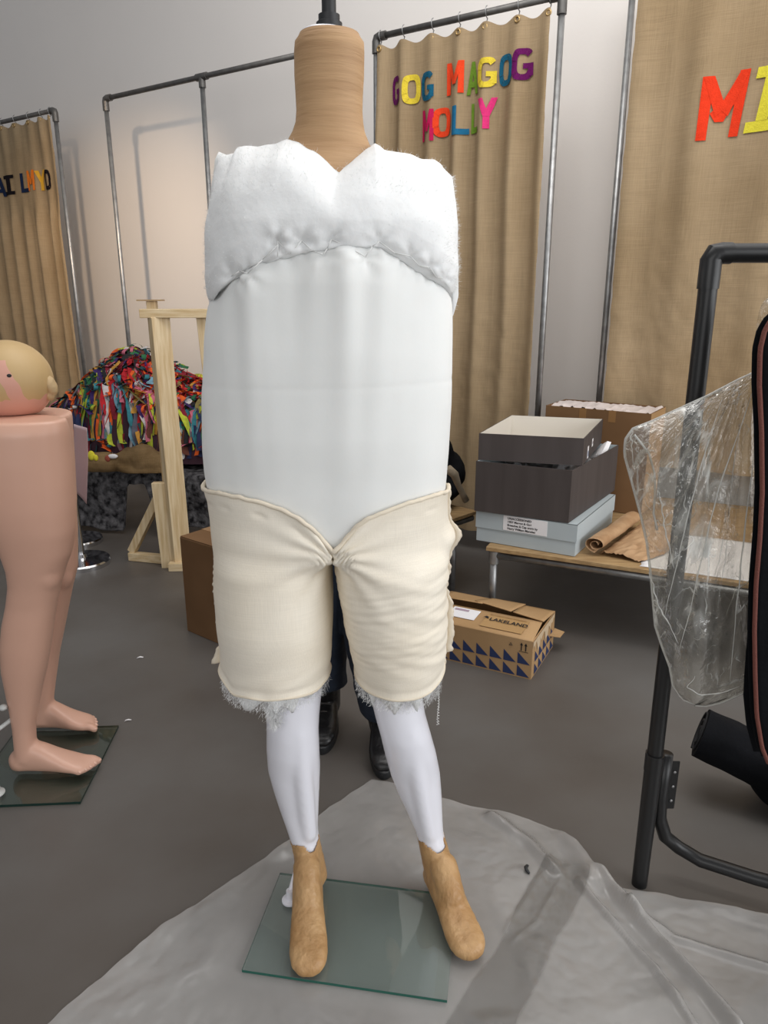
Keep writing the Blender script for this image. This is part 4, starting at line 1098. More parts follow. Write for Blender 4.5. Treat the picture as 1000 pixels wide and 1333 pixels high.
class Fr:                                     # box frame: corner + directions
    def __init__(s, o, x, y): s.o = V(o); s.x = V(x).normalized(); s.y = V(y).normalized()
    def __call__(s, x, y, z): return s.o+s.x*x+s.y*y+UP*z
def openbox(f, w, d, h, th, m_out, m_in, parent, name, top=False, ins=True):
    """card tray: outer shell, white or grey inside"""
    mb = MB()
    B = lambda x, y, z, dx, dy, dz, mi: mb.box(f(x, y, z), f.x*dx, f.y*dy, UP*dz, mi)
    B(0, 0, 0, w, th, h, 0); B(0, d-th, 0, w, th, h, 0); B(0, th, 0, th, d-2*th, h, 0); B(w-th, th, 0, th, d-2*th, h, 0); B(th, th, 0, w-2*th, d-2*th, th, 0)
    me = mb.mesh(name)
    c = f(w/2, d/2, 0)
    for p in me.polygons:
        q = p.center-c; lx, ly = q.dot(f.x), q.dot(f.y); nx, ny = p.normal.dot(f.x), p.normal.dot(f.y)
        inside = (abs(lx) < w/2-th*.5 and abs(ly) < d/2-th*.5 and p.center.z > f.o.z+th*.5 and (nx*lx+ny*ly < 0 or p.normal.z > .5))
        if inside and not (p.normal.z > .5 and p.center.z > f.o.z+h-.001): p.material_index = 1
    return finish(name, me, [m_out, m_in], parent, False)
def corner_frame(px, py, z, ax, ay, pxl):     # front right-hand corner, edge bearings, picture x of the front left-hand corner
    c = fl(px, py, z); x = V((math.cos(math.radians(ax)), math.sin(math.radians(ax)), 0)); y = V((math.cos(math.radians(ay)), math.sin(math.radians(ay)), 0))
    def sx(p): q = p-CAMP; return 500+F*q.x/(q.y*CT-q.z*ST)
    lo, hi = .1, .9
    for _ in range(40):
        m_ = (lo+hi)/2
        if sx(c-x*m_) > pxl: lo = m_
        else: hi = m_
    return Fr(c-x*lo, x, y), lo
# A: pale grey lidded box
fA, wA = corner_frame(749, 725, TZ+.0025, -29.5, 58, 618.6); bA = fA.o
dA = .56
hA = yp(620, 664, bA.y).z-(TZ+.0025)
gA = thing('archive_box', 'pale grey lidded archive box with a white typed label, bottom of the stack', 'box', fA(wA/2, dA/2, 0), 'archive boxes stacked on the low table')
openbox(Fr(fA(.004, .004, 0), fA.x, fA.y), wA-.008, dA-.008, hA-.006, .003, M_PALEB, M_PALEB, gA, 'box_base')
mb = MB(); zl = hA*.45
for q in ((0, 0, wA, .003), (0, dA-.003, wA, .003), (0, .003, .003, dA-.006), (wA-.003, .003, .003, dA-.006)):
    mb.box(fA(q[0], q[1], zl), fA.x*q[2], fA.y*q[3], UP*(hA-zl))
mb.box(fA(0, 0, hA-.003), fA.x*wA, fA.y*dA, UP*.003)
lid = mb.build('lid', M_PALEB, gA, sm=False)
lx, lw = wA*.285, wA*.435
mb = MB(); mb.box(fA(lx, -.0012, zl+.006), fA.x*lw, fA.y*.001, UP*(hA-zl-.010)); lb = mb.build('typed_label', M_PAPER, lid, sm=False)
LH = (hA-zl-.010); hh = LH/5.2
for i, tx in enumerate(('UNACCESSIONED', '1957 Maggot & Gog', 'Breeches & Cap worn by', 'Harry William Marsden')):
    text('lettering', tx, hh*1.02, fA(lx+lw*.10, -.0022, zl+.006+LH-(i+1)*hh*1.18), fA.x, UP, M_INK, lid, bold=.0004, sx=1.02)
# B: dark grey-brown open box
zB = (TZ+.0025)+hA+.0015
fB, wB = corner_frame(740, 681, zB, -26.5, 56.5, 617.5); fB0 = fB.o
hB = yp(620, 600, fB0.y).z-zB; dB = .625
gB = thing('archive_box', 'deep grey-brown open archive box, in the middle of the stack', 'box', fB(wB/2, dB/2, 0), 'archive boxes stacked on the low table')
openbox(fB, wB, dB, hB, .004, M_GREYB, M_PALEB, gB, 'box_body')
P = [[fB(.02+(wB-.04)*i/24, .02+(dB-.04)*j/24, hB-.07+.05*abs(nz(i*.35, j*.35, 3))+.02*nz(i*.9, j*.9)) for j in range(25)] for i in range(25)]
mb = MB(); mb.grid(P); mb.grid([[fB(wB-.02-.07*u, dB-.13+.08*v, hB-.035+.055*v*(1-u*.6)+.012*math.sin(u*5)) for v in (0, .3, .6, 1)] for u in (0, .25, .5, .75, 1)])
o = mb.build('tissue_paper', M_PAPER, None, sm=40); tag(o, 'crumpled white tissue paper filling the deep grey-brown box', 'paper')
def sticker(f, w, y0, z0, sw, sh, parent, marks):
    mb = MB(); mb.box(f(w+.0004, y0, z0), f.y*sw, f.x*.0006, UP*sh); st = mb.build('sticker', M_PAPER, parent, sm=False)
    for (a, b_, c, d, m) in marks:
        mb = MB(); mb.box(f(w+.0012, y0+sw*a, z0+sh*b_), f.y*sw*(c-a), f.x*.0004, UP*sh*(d-b_)); mb.build('printed_mark', m, st, sm=False)
def solve_side(f, w, px, py):                 # where a sight line meets the right-hand side of a box
    d = ray(px, py); n_ = f.y.cross(UP); t = (f.o+f.x*w-CAMP).dot(n_)/d.dot(n_); q = CAMP+d*t-f.o; return q.dot(f.y), q.z
y0, z0 = solve_side(fB, wB, 806, 634); sticker(fB, wB, y0, z0, .034, .030, gB, [(.3, .3, .98, .62, M_GREYB)])
# C: shallow tray on top, white inside
zC = zB+hB+.0015
fC, wC = corner_frame(758, 606.5, zC, -16, 66, 622.5); c0_ = fC.o
hC = yp(622.5, 564, c0_.y).z-zC; dC = .53
gC = thing('archive_box', 'shallow grey-brown open tray with a white inside, top of the stack', 'box', fC(wC/2, dC/2, 0), 'archive boxes stacked on the low table')
openbox(fC, wC, dC, hC, .004, M_GREYB, M_WHITE, gC, 'box_body')
y0, z0 = solve_side(fC, wC, 761, 601); sticker(fC, wC, y0, max(z0, .003), .030, .052, gC, [(.12, .15, .9, .62, mat('grey_blue_ink', (150, 160, 180), .7)), (.5, .2, .7, .55, M_NAVY)])
y0, z0 = solve_side(fC, wC, 767.5, 585); sticker(fC, wC, y0, z0, .028, .034, gC, [(.35, .35, .7, .65, M_GREYB)])

# big brown carton at the back
q0, q1 = W(-1.346, 4.15-3.51, TZ+.0025), W(-.831, 4.15-3.51, TZ+.0025)
fD = Fr(q0, q1-q0, V((-(q1-q0).y, (q1-q0).x, 0))); wD, dD, hD = .515, .28, .495
gD = thing('cardboard_box', 'large brown cardboard box at the back of the low table, behind the archive boxes', 'box', fD(wD/2, dD/2, 0))
openbox(fD, wD, dD, hD, .005, M_CARDD, M_CARDD, gD, 'carton')
mb = MB(); mb.box(fD(wD+.0004, .004, .002), fD.x*.0006, fD.y*(dD-.008), UP*(hD-.003)); mb.build('lit_side_overlay', M_CARD, gD, sm=False)  # lighter card laid over the right face, painting in its brighter light
for x in (.24, .44): 
    mb = MB(); mb.box(fD(wD*x*1.4, -.0009, hD-.055), fD.x*.035, fD.y*.0008, UP*.056); mb.build('tape', M_TAPE, gD, sm=False)
P = [[fD(.006+(wD-.012)*i/40, .01+(dD-.02)*j/8, hD-.012+.020*max(-.4, nz(i*.45, j*.5, 6))+.008) for j in range(9)] for i in range(41)]
mb = MB(); mb.grid(P); o = mb.build('bubble_wrap', mat('pinkish_wrap', (222, 210, 206), .35), None, sm=True); tag(o, 'pale plastic wrap peeping over the rim of the large brown box', 'packaging')

# roll of kraft paper
k0, k1 = fl(763, 722, TZ+.001), fl(815, 685, TZ+.001)
dk = (k1-k0); dk.z = 0; Lk = dk.length; dk.normalize(); sk_ = V((dk.y, -dk.x, 0))
kr = thing('kraft_paper_roll', 'crumpled brown kraft paper half rolled up at the edge of the low table', 'paper', k0+dk*Lk/2)
P = []
for i in range(34):
    u = i/33; row = []
    for k in range(46):
        a = k/45*2*pi*1.75; rr = .010+a*.0036*(.75+.10*nz(u*5, k*.2))
        row.append(k0+dk*(Lk*u)+sk_*.035+UP*(.050+rr*math.sin(a)*.85+.003*nz(u*8, k*.25))+sk_*(rr*math.cos(a)*1.15-.0+.006*nz(u*3, 2)))
    P.append(row)
mb = MB(); mb.grid(P); mb.build('roll', M_WRAP, kr, sm=True, solid=.0008)
P = []
for i in range(34):
    u = i/33; row = []
    for k in range(30):
        v = k/29; w_ = .19*(.55+.6*math.sin(pi*min(1, .15+u*.8)))
        row.append(k0+dk*(Lk*(.06+u*1.02))+sk_*(.05+v*w_)+UP*(.006+.045*math.sin(pi*min(1, v*1.02))*(.35+.75*u)*(1-v*.4)+.014*abs(nz(u*7, v*6, 3))+.006*nz(u*20, v*16)))
    P.append(row)
mb = MB(); mb.grid(P); mb.build('loose_end', M_WRAP, kr, sm=True, solid=.0008)

# ------------------------------------------------------------------ printed parcel box on the floor
l0, l1 = fl(691, 885), fl(720, 841)
ly = (l1-l0).normalized(); lx_ = V((ly.y, -ly.x, 0))     # lx_: to the right
wL, dL = .46, .312; fL = Fr(l0-lx_*wL, lx_, ly); hL = .158
gL = thing('parcel_box', 'opened brown parcel box with navy triangles printed along its side, on the floor', 'box', fL(wL/2, dL/2, 0))
mb = MB()
for q in ((0, 0, wL, .004), (0, dL-.004, wL, .004), (0, .004, .004, dL-.008), (wL-.004, .004, .004, dL-.008)):
    mb.box(fL(q[0], q[1], 0), fL.x*q[2], fL.y*q[3], UP*hL)
mb.box(fL(.004, .004, 0), fL.x*(wL-.008), fL.y*(dL-.008), UP*.004)
car = mb.build('carton', M_CARD, gL, sm=False)
def flap(pts, name='flap'):
    mb = MB(); n_ = 8; P = []
    for i in range(n_+1):
        row = []
        for j in range(n_+1):
            u, v = i/n_, j/n_; p = lerp(lerp(V(pts[0]), V(pts[1]), u), lerp(V(pts[3]), V(pts[2]), u), v); row.append(fL(*p))
        P.append(row)
    mb.grid(P); return mb.build(name, M_CARD, gL, sm=True, solid=.004)
ff = flap([(0, 0, hL), (wL-.002, 0, hL), (wL-.012, .165, hL+.010), (0, .165, hL+.006)])
flap([(.0, dL, hL), (.20, dL, hL), (.19, .18, hL+.032), (.0, .18, hL+.026)])
flap([(.19, dL, hL+.004), (.335, dL, hL+.006), (.315, .175, hL+.024), (.155, .19, hL+.034)])
flap([(.33, dL, hL), (wL, dL, hL), (wL-.006, .16, hL+.016), (.325, .17, hL+.026)])
mb = MB(); mb.add([fL(wL, .24, hL*.5), fL(wL+.04, .26, hL*.46), fL(wL+.04, .33, hL*.42), fL(wL, .32, hL*.5)], [(0, 1, 2, 3)]); mb.build('side_tab', M_CARD, gL, sm=False, solid=.003)
# torn right edge and navy triangles
tri = MB()
def tris(side):
    n_ = 8 if side == 'f' else 6
    Ls = wL if side == 'f' else dL
    cw = .0555
    for i in range(n_):
        for j in range(2):
            x1 = Ls-.006-i*cw if side == 'f' else .03+i*cw+cw
            x0 = x1-cw*.9; z0 = .006+j*.053; z1 = z0+.046
            if side == 'f':
                if x0 < 0: continue
                yield [fL(x0, -.0012, z0), fL(x1, -.0012, z0), fL(x0, -.0012, z1)]
            else:
                if x1 > dL: continue
                yield [fL(wL+.0012, x0, z0), fL(wL+.0012, x1, z0), fL(wL+.0012, x0, z1)]
for sd in 'fs':
    mb = MB()
    for t3 in tris(sd): mb.add(t3, [(0, 1, 2)])
    mb.build('printed_triangles', M_NAVY, car, sm=False, recalc=False)
zed = random.Random(4); mb = MB(); ys = [dL*.95*i/26 for i in range(27)]
vs = []
for i, y in enumerate(ys):
    vs.append((fL(wL+.0018, y+.002, hL-.002), fL(wL+.0018, y, hL-.012-.05*zed.random()*(1.2 if y < .25 else .4))))
for a, b_ in zip(vs, vs[1:]): mb.add([a[0], b_[0], b_[1], a[1]], [(0, 1, 2, 3)])
mb.build('torn_edge', mat('torn_card', (206, 182, 150), .9), car, sm=False)
ffp = lambda x, y: fL(x, y, hL+.0052+.010*y/.185*(x/wL)+.006*y/.185*(1-x/wL)-.0)
mb = MB(); mb.box(ffp(.085, .06), fL.x*.115, fL.y*.085+UP*.004, UP*.0006); lab = mb.build('address_label', M_PAPER, ff, sm=False)
mb = MB(); mb.box(ffp(.095, .118)+UP*.0016, fL.x*.06, fL.y*.016+UP*.0008, UP*.0004); mb.build('printed_mark', mat('grey_pink_ink', (170, 150, 165), .7), lab, sm=False)
text('lettering', 'LAKELAND', .034, ffp(.255, .082)+UP*.0045, fL.x, fL.y+UP*.06, M_INK, ff, bold=.0006, sx=.92)
text('lettering', 'the home of creative kitchenware', .0115, ffp(.245, .128)+UP*.0045, fL.x, fL.y+UP*.06, M_TAPE, ff, bold=.0002, sx=.95)
mb = MB(); mb.box(ffp(.235, .03)+UP*.0002, fL.x*.17, fL.y*.11+UP*.006, UP*.0004); mb.build('tape', mat('clear_tape', (182, 146, 100), .25), ff, sm=False)
mb = MB(); mb.add([ffp(.228, .10)+UP*.0045, ffp(.250, .094)+UP*.0045, ffp(.246, .108)+UP*.0045, ffp(.236, .112)+UP*.0045], [(0, 1, 2, 3)]); mb.build('printed_mark', M_INK, ff, sm=False)
mb = MB()
for x in (.415, .432):
    z_ = hL-.045; mb.box(fL(x, -.0014, z_), fL.x*.004, fL.y*.0006, UP*.028); mb.add([fL(x-.004, -.0014, z_+.022), fL(x+.008, -.0014, z_+.022), fL(x+.002, -.0014, z_+.034)], [(0, 1, 2)])
mb.box(fL(.408, -.0014, hL-.050), fL.x*.036, fL.y*.0006, UP*.002)
mb.build('printed_arrows', M_INK, car, sm=False)
mb = MB(); q = fL(.375, -.0014, hL-.028); mb.tube([q+fL.x*(.007*math.cos(a))+UP*(.007*math.sin(a)) for a in (pi/2, pi/2+2.094, pi/2+4.189)], .0012, 5, closed=True); mb.build('printed_mark', M_INK, car, sm=False)

# second low bench, black coat heaped on it
p1, p2 = fl(585, 677, .40), fl(618, 666, .40); dB2 = (p2-p1); dB2.z = 0; dB2.normalize(); nB2 = V((-dB2.y, dB2.x, 0)); b0 = p2+dB2*.02-dB2*.72; b0.z = 0
bn = thing('low_bench', 'low pipe-framed bench behind the mannequin, carrying a black coat', 'bench', b0+dB2*.36+nB2*.2)
BF = lambda x, y, z: b0+dB2*x+nB2*y+UP*z
mb = MB(); mb.box(BF(0, 0, .383), dB2*.72, nB2*.42, UP*.017); mb.build('bench_top', M_PLY, bn, bevel=.001, seg=1)
for a, b_ in (((.02, .015), (.70, .015)), ((.02, .4), (.70, .4)), ((.02, .015), (.02, .4)), ((.70, .015), (.70, .4))): MB().tube([BF(*a, .366), BF(*b_, .366)], .015, 12).build('frame_rail', M_STEEL, bn, sm=True)
for x, y in ((.02, .015), (.70, .4), (.02, .4), (.56, .015)): MB().tube([BF(x, y, 0), BF(x, y, .366)], .015, 12).build('leg', M_STEEL, bn, sm=True)
ct = thing('black_coat', 'black coat heaped on the low bench just right of the padded mannequin', 'coat', BF(.55, .26, .40))
mb = MB()
for x, y, z, a, b_, c in ((.77, .28, .545, .13, .13, .13), (.715, .30, .605, .13, .12, .14), (.60, .28, .535, .14, .14, .12), (.74, .22, .478, .08, .12, .06), (.62, .22, .486, .16, .14, .07)): mb.ell(BF(x, y, z), (a, b_, c-.002), 20)
mb.blob('coat_body', M_BLKC, ct, voxel=.010, it=6, disp=lambda c: .016*nz(c.x*9, c.y*9, c.z*9)+.006*nz(c.x*24, c.y*24, c.z*24))
pts = [(583, 610), (592, 618), (597, 632), (602, 642), (607, 652)]
mb = MB(); mb.tube([yp(x, y, 3.20+.01*i) for i, (x, y) in enumerate(pts)], [.020, .020, .014, .014, .016], 10)
o = mb.build('strap', mat('beige_strap', (150, 136, 116), .9, var=.2, vscale=20), ct, sm=True); o['label'] = 'beige lining strap'

# ------------------------------------------------------------------ black clothes rail (right edge)
RY = 1.475; RX = fl(832, 1150).x
rk = thing('clothes_rail', 'black tubular clothes rail standing at the right edge of the room', 'clothes rail', (RX, RY, 0))
zt = 1.478
mb = MB(); mb.tube([(RX, RY, .355), (RX-.008, RY, zt-.03)], .0180, 24); mb.build('upright', M_BLACK, rk, sm=40)
mb = MB(); mb.tube([(RX-.008, RY, zt-.065), (RX-.008, RY, zt-.012), (RX-.003, RY, zt-.002), (RX+.010, RY, zt), (RX+.028, RY, zt)], [.0205, .0205, .0205, .0200, .0200], 24); mb.build('corner_joint', M_BLACK, rk, sm=40)
mb = MB(); mb.tube([(RX+.01, RY, zt), (RX+1.15, RY, zt+.004)], .0180, 24); mb.build('hanging_bar', M_BLACK, rk, sm=40)
mb = MB(); mb.tube([(RX, RY, .0), (RX, RY, .36)], [.0185, .0205], 24); mb.tube([(RX, RY, .33), (RX, RY, .375)], .0215, 24); mb.build('foot', M_BLACK, rk, sm=40)
a0 = yp(868, 960, RY+.03)
pth = [V((RX+.035, RY+.02, .36)), V((RX+.034, RY+.02, .24)), V((RX+.038, RY+.02, .18)), V((RX+.058, RY+.02, .125)), V((RX+.095, RY+.02, .092)), V((RX+.14, RY-.005, .076)), V((RX+.25, RY-.055, .07)), V((RX+1.1, RY-.40, .06))]
mb = MB(); mb.tube(pth, .0165, 20); mb.build('base_tube', M_BLACK, rk, sm=True)
mb = MB(); q = yp(866, 985, RY+.05); mb.box((RX+.052, RY+.025, .20), (.022, 0, 0), (0, .004, 0), (0, 0, .135)); br = mb.build('bracket', M_BLACK, rk, bevel=.002, seg=1)
for z_ in (.225, .265, .305): 
    mb = MB(); mb.ell((RX+.063, RY+.024, z_), (.004, .002, .004), 10); mb.build('bolt', M_STEEL, br, sm=True)
mb = MB(); mb.tube([(RX+1.12, RY, .0), (RX+1.12, RY, zt)], .0195, 16); mb.build('upright', M_BLACK, rk, sm=40)

# clear vinyl garment cover billowing off the rail
def closed_outline(pts, n): return resample2(pts, n)
def resample2(pts, n):
    L_ = [0]
    for a, b_ in zip(pts, pts[1:]): L_.append(L_[-1]+math.hypot(b_[0]-a[0], b_[1]-a[1]))
    out = []; k = 0
    for i in range(n+1):
        d = L_[-1]*i/n
        while k < len(pts)-2 and L_[k+1] < d: k += 1
        u = (d-L_[k])/(L_[k+1]-L_[k]); out.append((lerp(pts[k][0], pts[k+1][0], u), lerp(pts[k][1], pts[k+1][1], u)))
    return out
LFT = resample2([(984, 484), (960, 495), (920, 516), (880, 534), (845, 550), (824, 558), (814, 572), (813, 592), (822, 625), (834, 670), (842, 705), (847, 745), (850, 780), (853, 815), (862, 842), (872, 868), (876, 892), (888, 910), (905, 917)], 70)
RGT = resample2([(1010, 478), (1006, 500), (1002, 540), (1000, 600), (1000, 680), (998, 760), (996, 830), (992, 870), (985, 890), (965, 903), (940, 914), (920, 919), (905, 918)], 70)
gc = thing('garment_cover', 'clear crinkled vinyl garment cover flaring out in front of the black rail', 'garment cover', (.62, 1.36, .52))
def vinyl(Yb, seed, bulge):
    P = []
    for i in range(71):
        a, b_ = LFT[i], RGT[i]; row = []; z_ = i/70
        for j in range(81):
            u = j/80; px, py = lerp(a[0], b_[0], u), lerp(a[1], b_[1], u)
            e = min(u, 1-u, 1-z_ if z_ > .5 else .5)*2; e = min(1, e*3)
            w_ = math.sin(pi*u)
            # long soft folds running down from the shoulder
            fx = (px-985)/max(40, py-430)
            d = bulge*w_*.8+e*(.030*abs(nz(fx*8, seed, z_*.8))+.014*abs(nz(fx*20, seed+3, z_*1.8))+.010*abs(nz(px*.028, py*.022, seed))+.004*abs(nz(px*.07, py*.05, seed)))
            row.append(yp(px, py, Yb-d))
        P.append(row)
    return P
P1, P2 = vinyl(1.37, 3, .045), vinyl(1.385, 8, -.03)
mb = MB(); mb.grid(P1); mb.build('front_panel', M_CLEAR, gc, sm=True, recalc=False)
mb = MB(); mb.grid(P2); mb.build('back_panel', M_CLEAR, gc, sm=True, recalc=False)
mb = MB(); mb.tube([lerp(p[0], q[0], .5) for p, q in zip(P1, P2)], .0026, 8); mb.build('welded_seam', M_CSEAM, gc, sm=True)
mb = MB(); mb.tube([lerp(p[-1], q[-1], .5) for p, q in zip(P1[20:], P2[20:])], .003, 8); mb.build('welded_seam', M_CSEAM, gc, sm=True)
gus = [(826, 566), (845, 590), (852, 615), (853, 640), (851, 668), (856, 690)]
mb = MB(); mb.tube([yp(x, y, 1.345) for x, y in gus], .0022, 8); mb.build('welded_seam', M_CSEAM, gc, sm=True)
FLD = [[(983, 500), (962, 560), (935, 640), (915, 720), (900, 790), (884, 850)], [(940, 520), (915, 600), (893, 680), (880, 740), (866, 800)], [(858, 640), (868, 700), (878, 740)], [(985, 560), (972, 660), (962, 760), (955, 840), (950, 890)], [(905, 880), (895, 895), (912, 905), (940, 902), (965, 893)], [(845, 745), (858, 790), (872, 815), (884, 838)]]
mb = MB()
for ln in FLD:
    q = resample2(ln, 26); mb.tube([yp(x+2.2*nz(i*.35, x*.02), y, 1.31+.012*nz(i*.2, y*.01)) for i, (x, y) in enumerate(q)], [.0004+.0017*math.sin(pi*i/26)*(.6+.5*nz(i*.5, ln[0][0])) for i in range(27)], 6)
mb.build('fold_glints', M_CSEAM, gc, sm=True)  # bright streaks of light on the folds, shaped as milky tubes
# cover continues up to its hanger
U1 = [(985, 488), (982, 460), (984, 430), (988, 405), (994, 392), (1004, 385)]; P = []
for i in range(25):
    a = resample2(U1, 24)[i]; P.append([yp(a[0]+(1030-a[0])*u/12, a[1]+8*u/12*(1 if i > 12 else 0), 1.372-.03*math.sin(pi*u/12)-.008*nz(i*.3, u*.5)) for u in range(13)])
mb = MB(); mb.grid(P); mb.build('shoulder_panel', M_CLEAR, gc, sm=True, recalc=False)
mb = MB(); hx = yp(1045, 380, 1.475); mb.tube([V((hx.x, RY, zt))+V((.0, -.030*math.cos(a), .030*math.sin(a))) for a in [x*.3 for x in range(-1, 11)]]+[V((hx.x, RY+.02, zt-.05)), V((hx.x, 1.44, zt-.11))], .0025, 8)
mb.tube([V((hx.x-.06, 1.40, zt-.165)), V((hx.x, 1.44, zt-.11)), V((hx.x+.12, 1.47, zt-.17))], .004, 8)
mb.build('hanger', M_STEEL, gc, sm=True)

# black garment bag with red-brown binding
gb = thing('garment_bag', 'black cloth garment bag bound in red-brown, hanging at the right edge', 'garment bag', (.80, 1.30, .42))
LB_ = resample2([(1018, 402), (1004, 412), (993, 430), (987, 455), (986, 500), (989, 560), (990, 640), (987, 700), (982, 760), (980, 820), (981, 880), (983, 930), (990, 972), (998, 992)], 60)
P = []
for i in range(61):
    x, y = LB_[i]; row = []
    p0 = yp(x, y, 1.27)
    for j in range(25):
        u = j/24; row.append(p0+V((u*.34, .06*math.sin(pi*u)*-.5+.012*nz(u*6, i*.06, 1)*min(1, u*6)+.04*u, 0)))
    P.append(row)
mb = MB(); mb.grid(P); mb.build('front_panel', M_BLKC, gb, sm=True, solid=.002)
P2b = [[p+V((0, .05*math.sin(pi*j/24)+.02, 0)) for j, p in enumerate(r_)] for r_ in P]
mb = MB(); mb.grid(P2b); mb.build('back_panel', M_BLKC, gb, sm=True, solid=.002)
mb = MB(); mb.tube([r_[0]+V((.002, -.003, 0)) for r_ in P], .0042, 8); o = mb.build('binding', M_BIND, gb, sm=True); o['label'] = 'red-brown piped binding'
LX = resample2([(979, 770), (974, 820), (970, 870), (968, 905), (972, 945), (981, 978)], 20)
mb = MB(); mb.grid([[yp(x, y, 1.33)+V((u*.03, .0, 0)) for u in range(5)] for x, y in LX]); mb.build('gusset', M_BLKC, gb, sm=True, solid=.003)
# dark green coat hem behind it
P = []
for i in range(31):
    v = i/30; z_ = lerp(.55, .135, v); row = []
    for j in range(41):
        u = j/40; a = pi*2*u; row.append(V((1.105+.012*v+(.16+.02*v)*math.cos(a)*(1+.03*nz(math.cos(a)*3, math.sin(a)*3, v)), 1.395+.04*math.sin(a), z_+.01*nz(math.cos(a)*4, math.sin(a)*4)*v)))
    P.append(row)
mb = MB(); mb.grid(P); o = mb.build('dark_green_coat', M_GRNC, None, sm=True, solid=.004)
tag(o, 'dark green coat hem hanging low at the right edge beside the black bag', 'coat')
# black cloth bolt leaning on the floor
r0, r1 = yp(946, 1012, 1.80), yp(1050, 1100, 1.72)
c0 = V((.915, 1.84, .19)); c1 = V((1.26, 1.66, .095))
bt = thing('cloth_roll', 'roll of black cloth lying on the floor at the right edge', 'roll', (1.08, 1.76, 0))
mb = MB(); d = (c1-c0); n_ = 26; ax = d.normalized(); s1_ = ax.cross(UP).normalized(); s2_ = s1_.cross(ax)
rings = [[c0+d*(i/20)+(s1_*math.cos(2*pi*k/36)+s2_*math.sin(2*pi*k/36)*.9)*(.078+.006*nz(i*.3, math.cos(2*pi*k/36)*2, math.sin(2*pi*k/36)*2)) for k in range(36)] for i in range(21)]
mb.loft(rings); mb.build('roll_body', M_BLKC, bt, sm=40)
mb = MB(); mb.tube([c0-ax*.003+(s1_*math.cos(a)+s2_*math.sin(a)*.9)*(.012+.0037*a) for a in [x*.3 for x in range(58)]], .003, 6); mb.build('rolled_end', mat('black_cloth_edge', (30, 30, 32), .9), bt, sm=True)
mb = MB(); mb.blob if False else None
mb.ell(V((1.20, 1.76, .075)), (.16, .12, .073), 24); mb.ell(V((1.17, 1.68, .055)), (.10, .09, .052), 20)
mb.blob('loose_cloth', M_BLKC, bt, voxel=.01, it=4, disp=lambda c: .008*nz(c.x*14, c.y*14, c.z*14))

# ------------------------------------------------------------------ polythene sheet and litter on the floor
BND = [fl(*p) for p in ((210, 1208), (290, 1156), (365, 1105), (430, 1053), (485, 1017), (520, 1024), (580, 1042), (615, 1052), (650, 1056), (690, 1068), (725, 1083), (750, 1104), (772, 1135), (806, 1158), (860, 1166), (930, 1179), (1000, 1192))]
BND = [V((p.x, p.y, 0)) for p in BND]+[V((1.25, 1.30, 0)), V((1.55, .9, 0)), V((1.2, .42, 0)), V((.4, .3, 0)), V((-.5, .36, 0)), V((-.95, .66, 0)), V((-.78, .96, 0))]
def resample(pts, n):
    L_ = [0]
    for a, b_ in zip(pts, pts[1:]+pts[:1]): L_.append(L_[-1]+(b_-a).length)
    out = []; k = 0
    for i in range(n):
        d = L_[-1]*i/n
        while L_[k+1] < d: k += 1
        u = (d-L_[k])/(L_[k+1]-L_[k]); out.append(lerp(pts[k], pts[(k+1) % len(pts)], u))
    return out
RID = []
for pts, h, w_ in ((((765, 1112), (790, 1150), (840, 1210), (900, 1275), (960, 1345)),   .034, .013), (((752, 1150), (800, 1205), (850, 1262), (905, 1340)), .016, .008),
                   (((820, 1185), (880, 1225), (1000, 1262)), .016, .010), (((640, 1066), (690, 1100), (722, 1135)), .022, .016), (((742, 1092), (760, 1120), (770, 1150)), .03, .030),
                   (((210, 1215), (330, 1150), (430, 1065)), .004, .02), (((120, 1333), (300, 1240), (330, 1170)), .004, .025), (((600, 1333), (760, 1330), (900, 1300)), .005, .03), (((640, 1250), (700, 1200), (740, 1130)), .004, .006), (((560, 1330), (640, 1240), (720, 1120)), .004, .006)):
    RID.append(([fl(*p) for p in pts], h, w_))
def segd(p, a, b_):
    ab = b_-a; t = max(0, min(1, (p-a).dot(ab)/ab.dot(ab))); return (p-(a+ab*t)).length
pc = (bp[0]+bp[1])/2+e2/2; ux = e1.normalized(); uy = e2.normalized()
def sheet_h(p, u):
    q = p-pc; out = max(abs(q.dot(ux))-e1.length/2, abs(q.dot(uy))-e2.length/2); mk = smooth(.03, .09, out)*smooth(.085, .13, segd(p, V((aR.x, 1.41, 0)), V((tR.x+.01, tR.y-.03, 0))))
    h = .008*abs(nz(p.x*4, p.y*4))+.005*abs(nz(p.x*9+4, p.y*9))+.0022*abs(nz(p.x*24, p.y*24))+.0008*nz(p.x*50, p.y*50)
    for pts, hh, w_ in RID:
        d = min(segd(p, a, b_) for a, b_ in zip(pts, pts[1:])); h += hh*math.exp(-(d/w_)**2)*(.8+.3*nz(p.x*9, p.y*9, 2))
    ed = math.exp(-((1-u)/.06)**2); h += ed*(.010*max(0, nz(p.x*6, p.y*6, 7))+.004*max(0, nz(p.x*17, p.y*17, 7)))
    return .0012+max(0, h)*mk
bd = resample(BND, 640); cen = V((.15, .95, 0)); P = []
for i in range(171):
    u = (i/170)**.8; row = []
    for k, q in enumerate(bd):
        p = cen+(q-cen)*max(u, .004); p = p+V((.004*nz(k*.21, 3), .004*nz(k*.17, 9), 0))*(u**12)
        row.append(V((p.x, p.y, sheet_h(p, u))))
    P.append(row)
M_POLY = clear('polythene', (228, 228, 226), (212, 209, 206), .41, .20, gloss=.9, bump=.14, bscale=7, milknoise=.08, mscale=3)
nt = M_POLY.node_tree; N = nt.nodes; L = nt.links
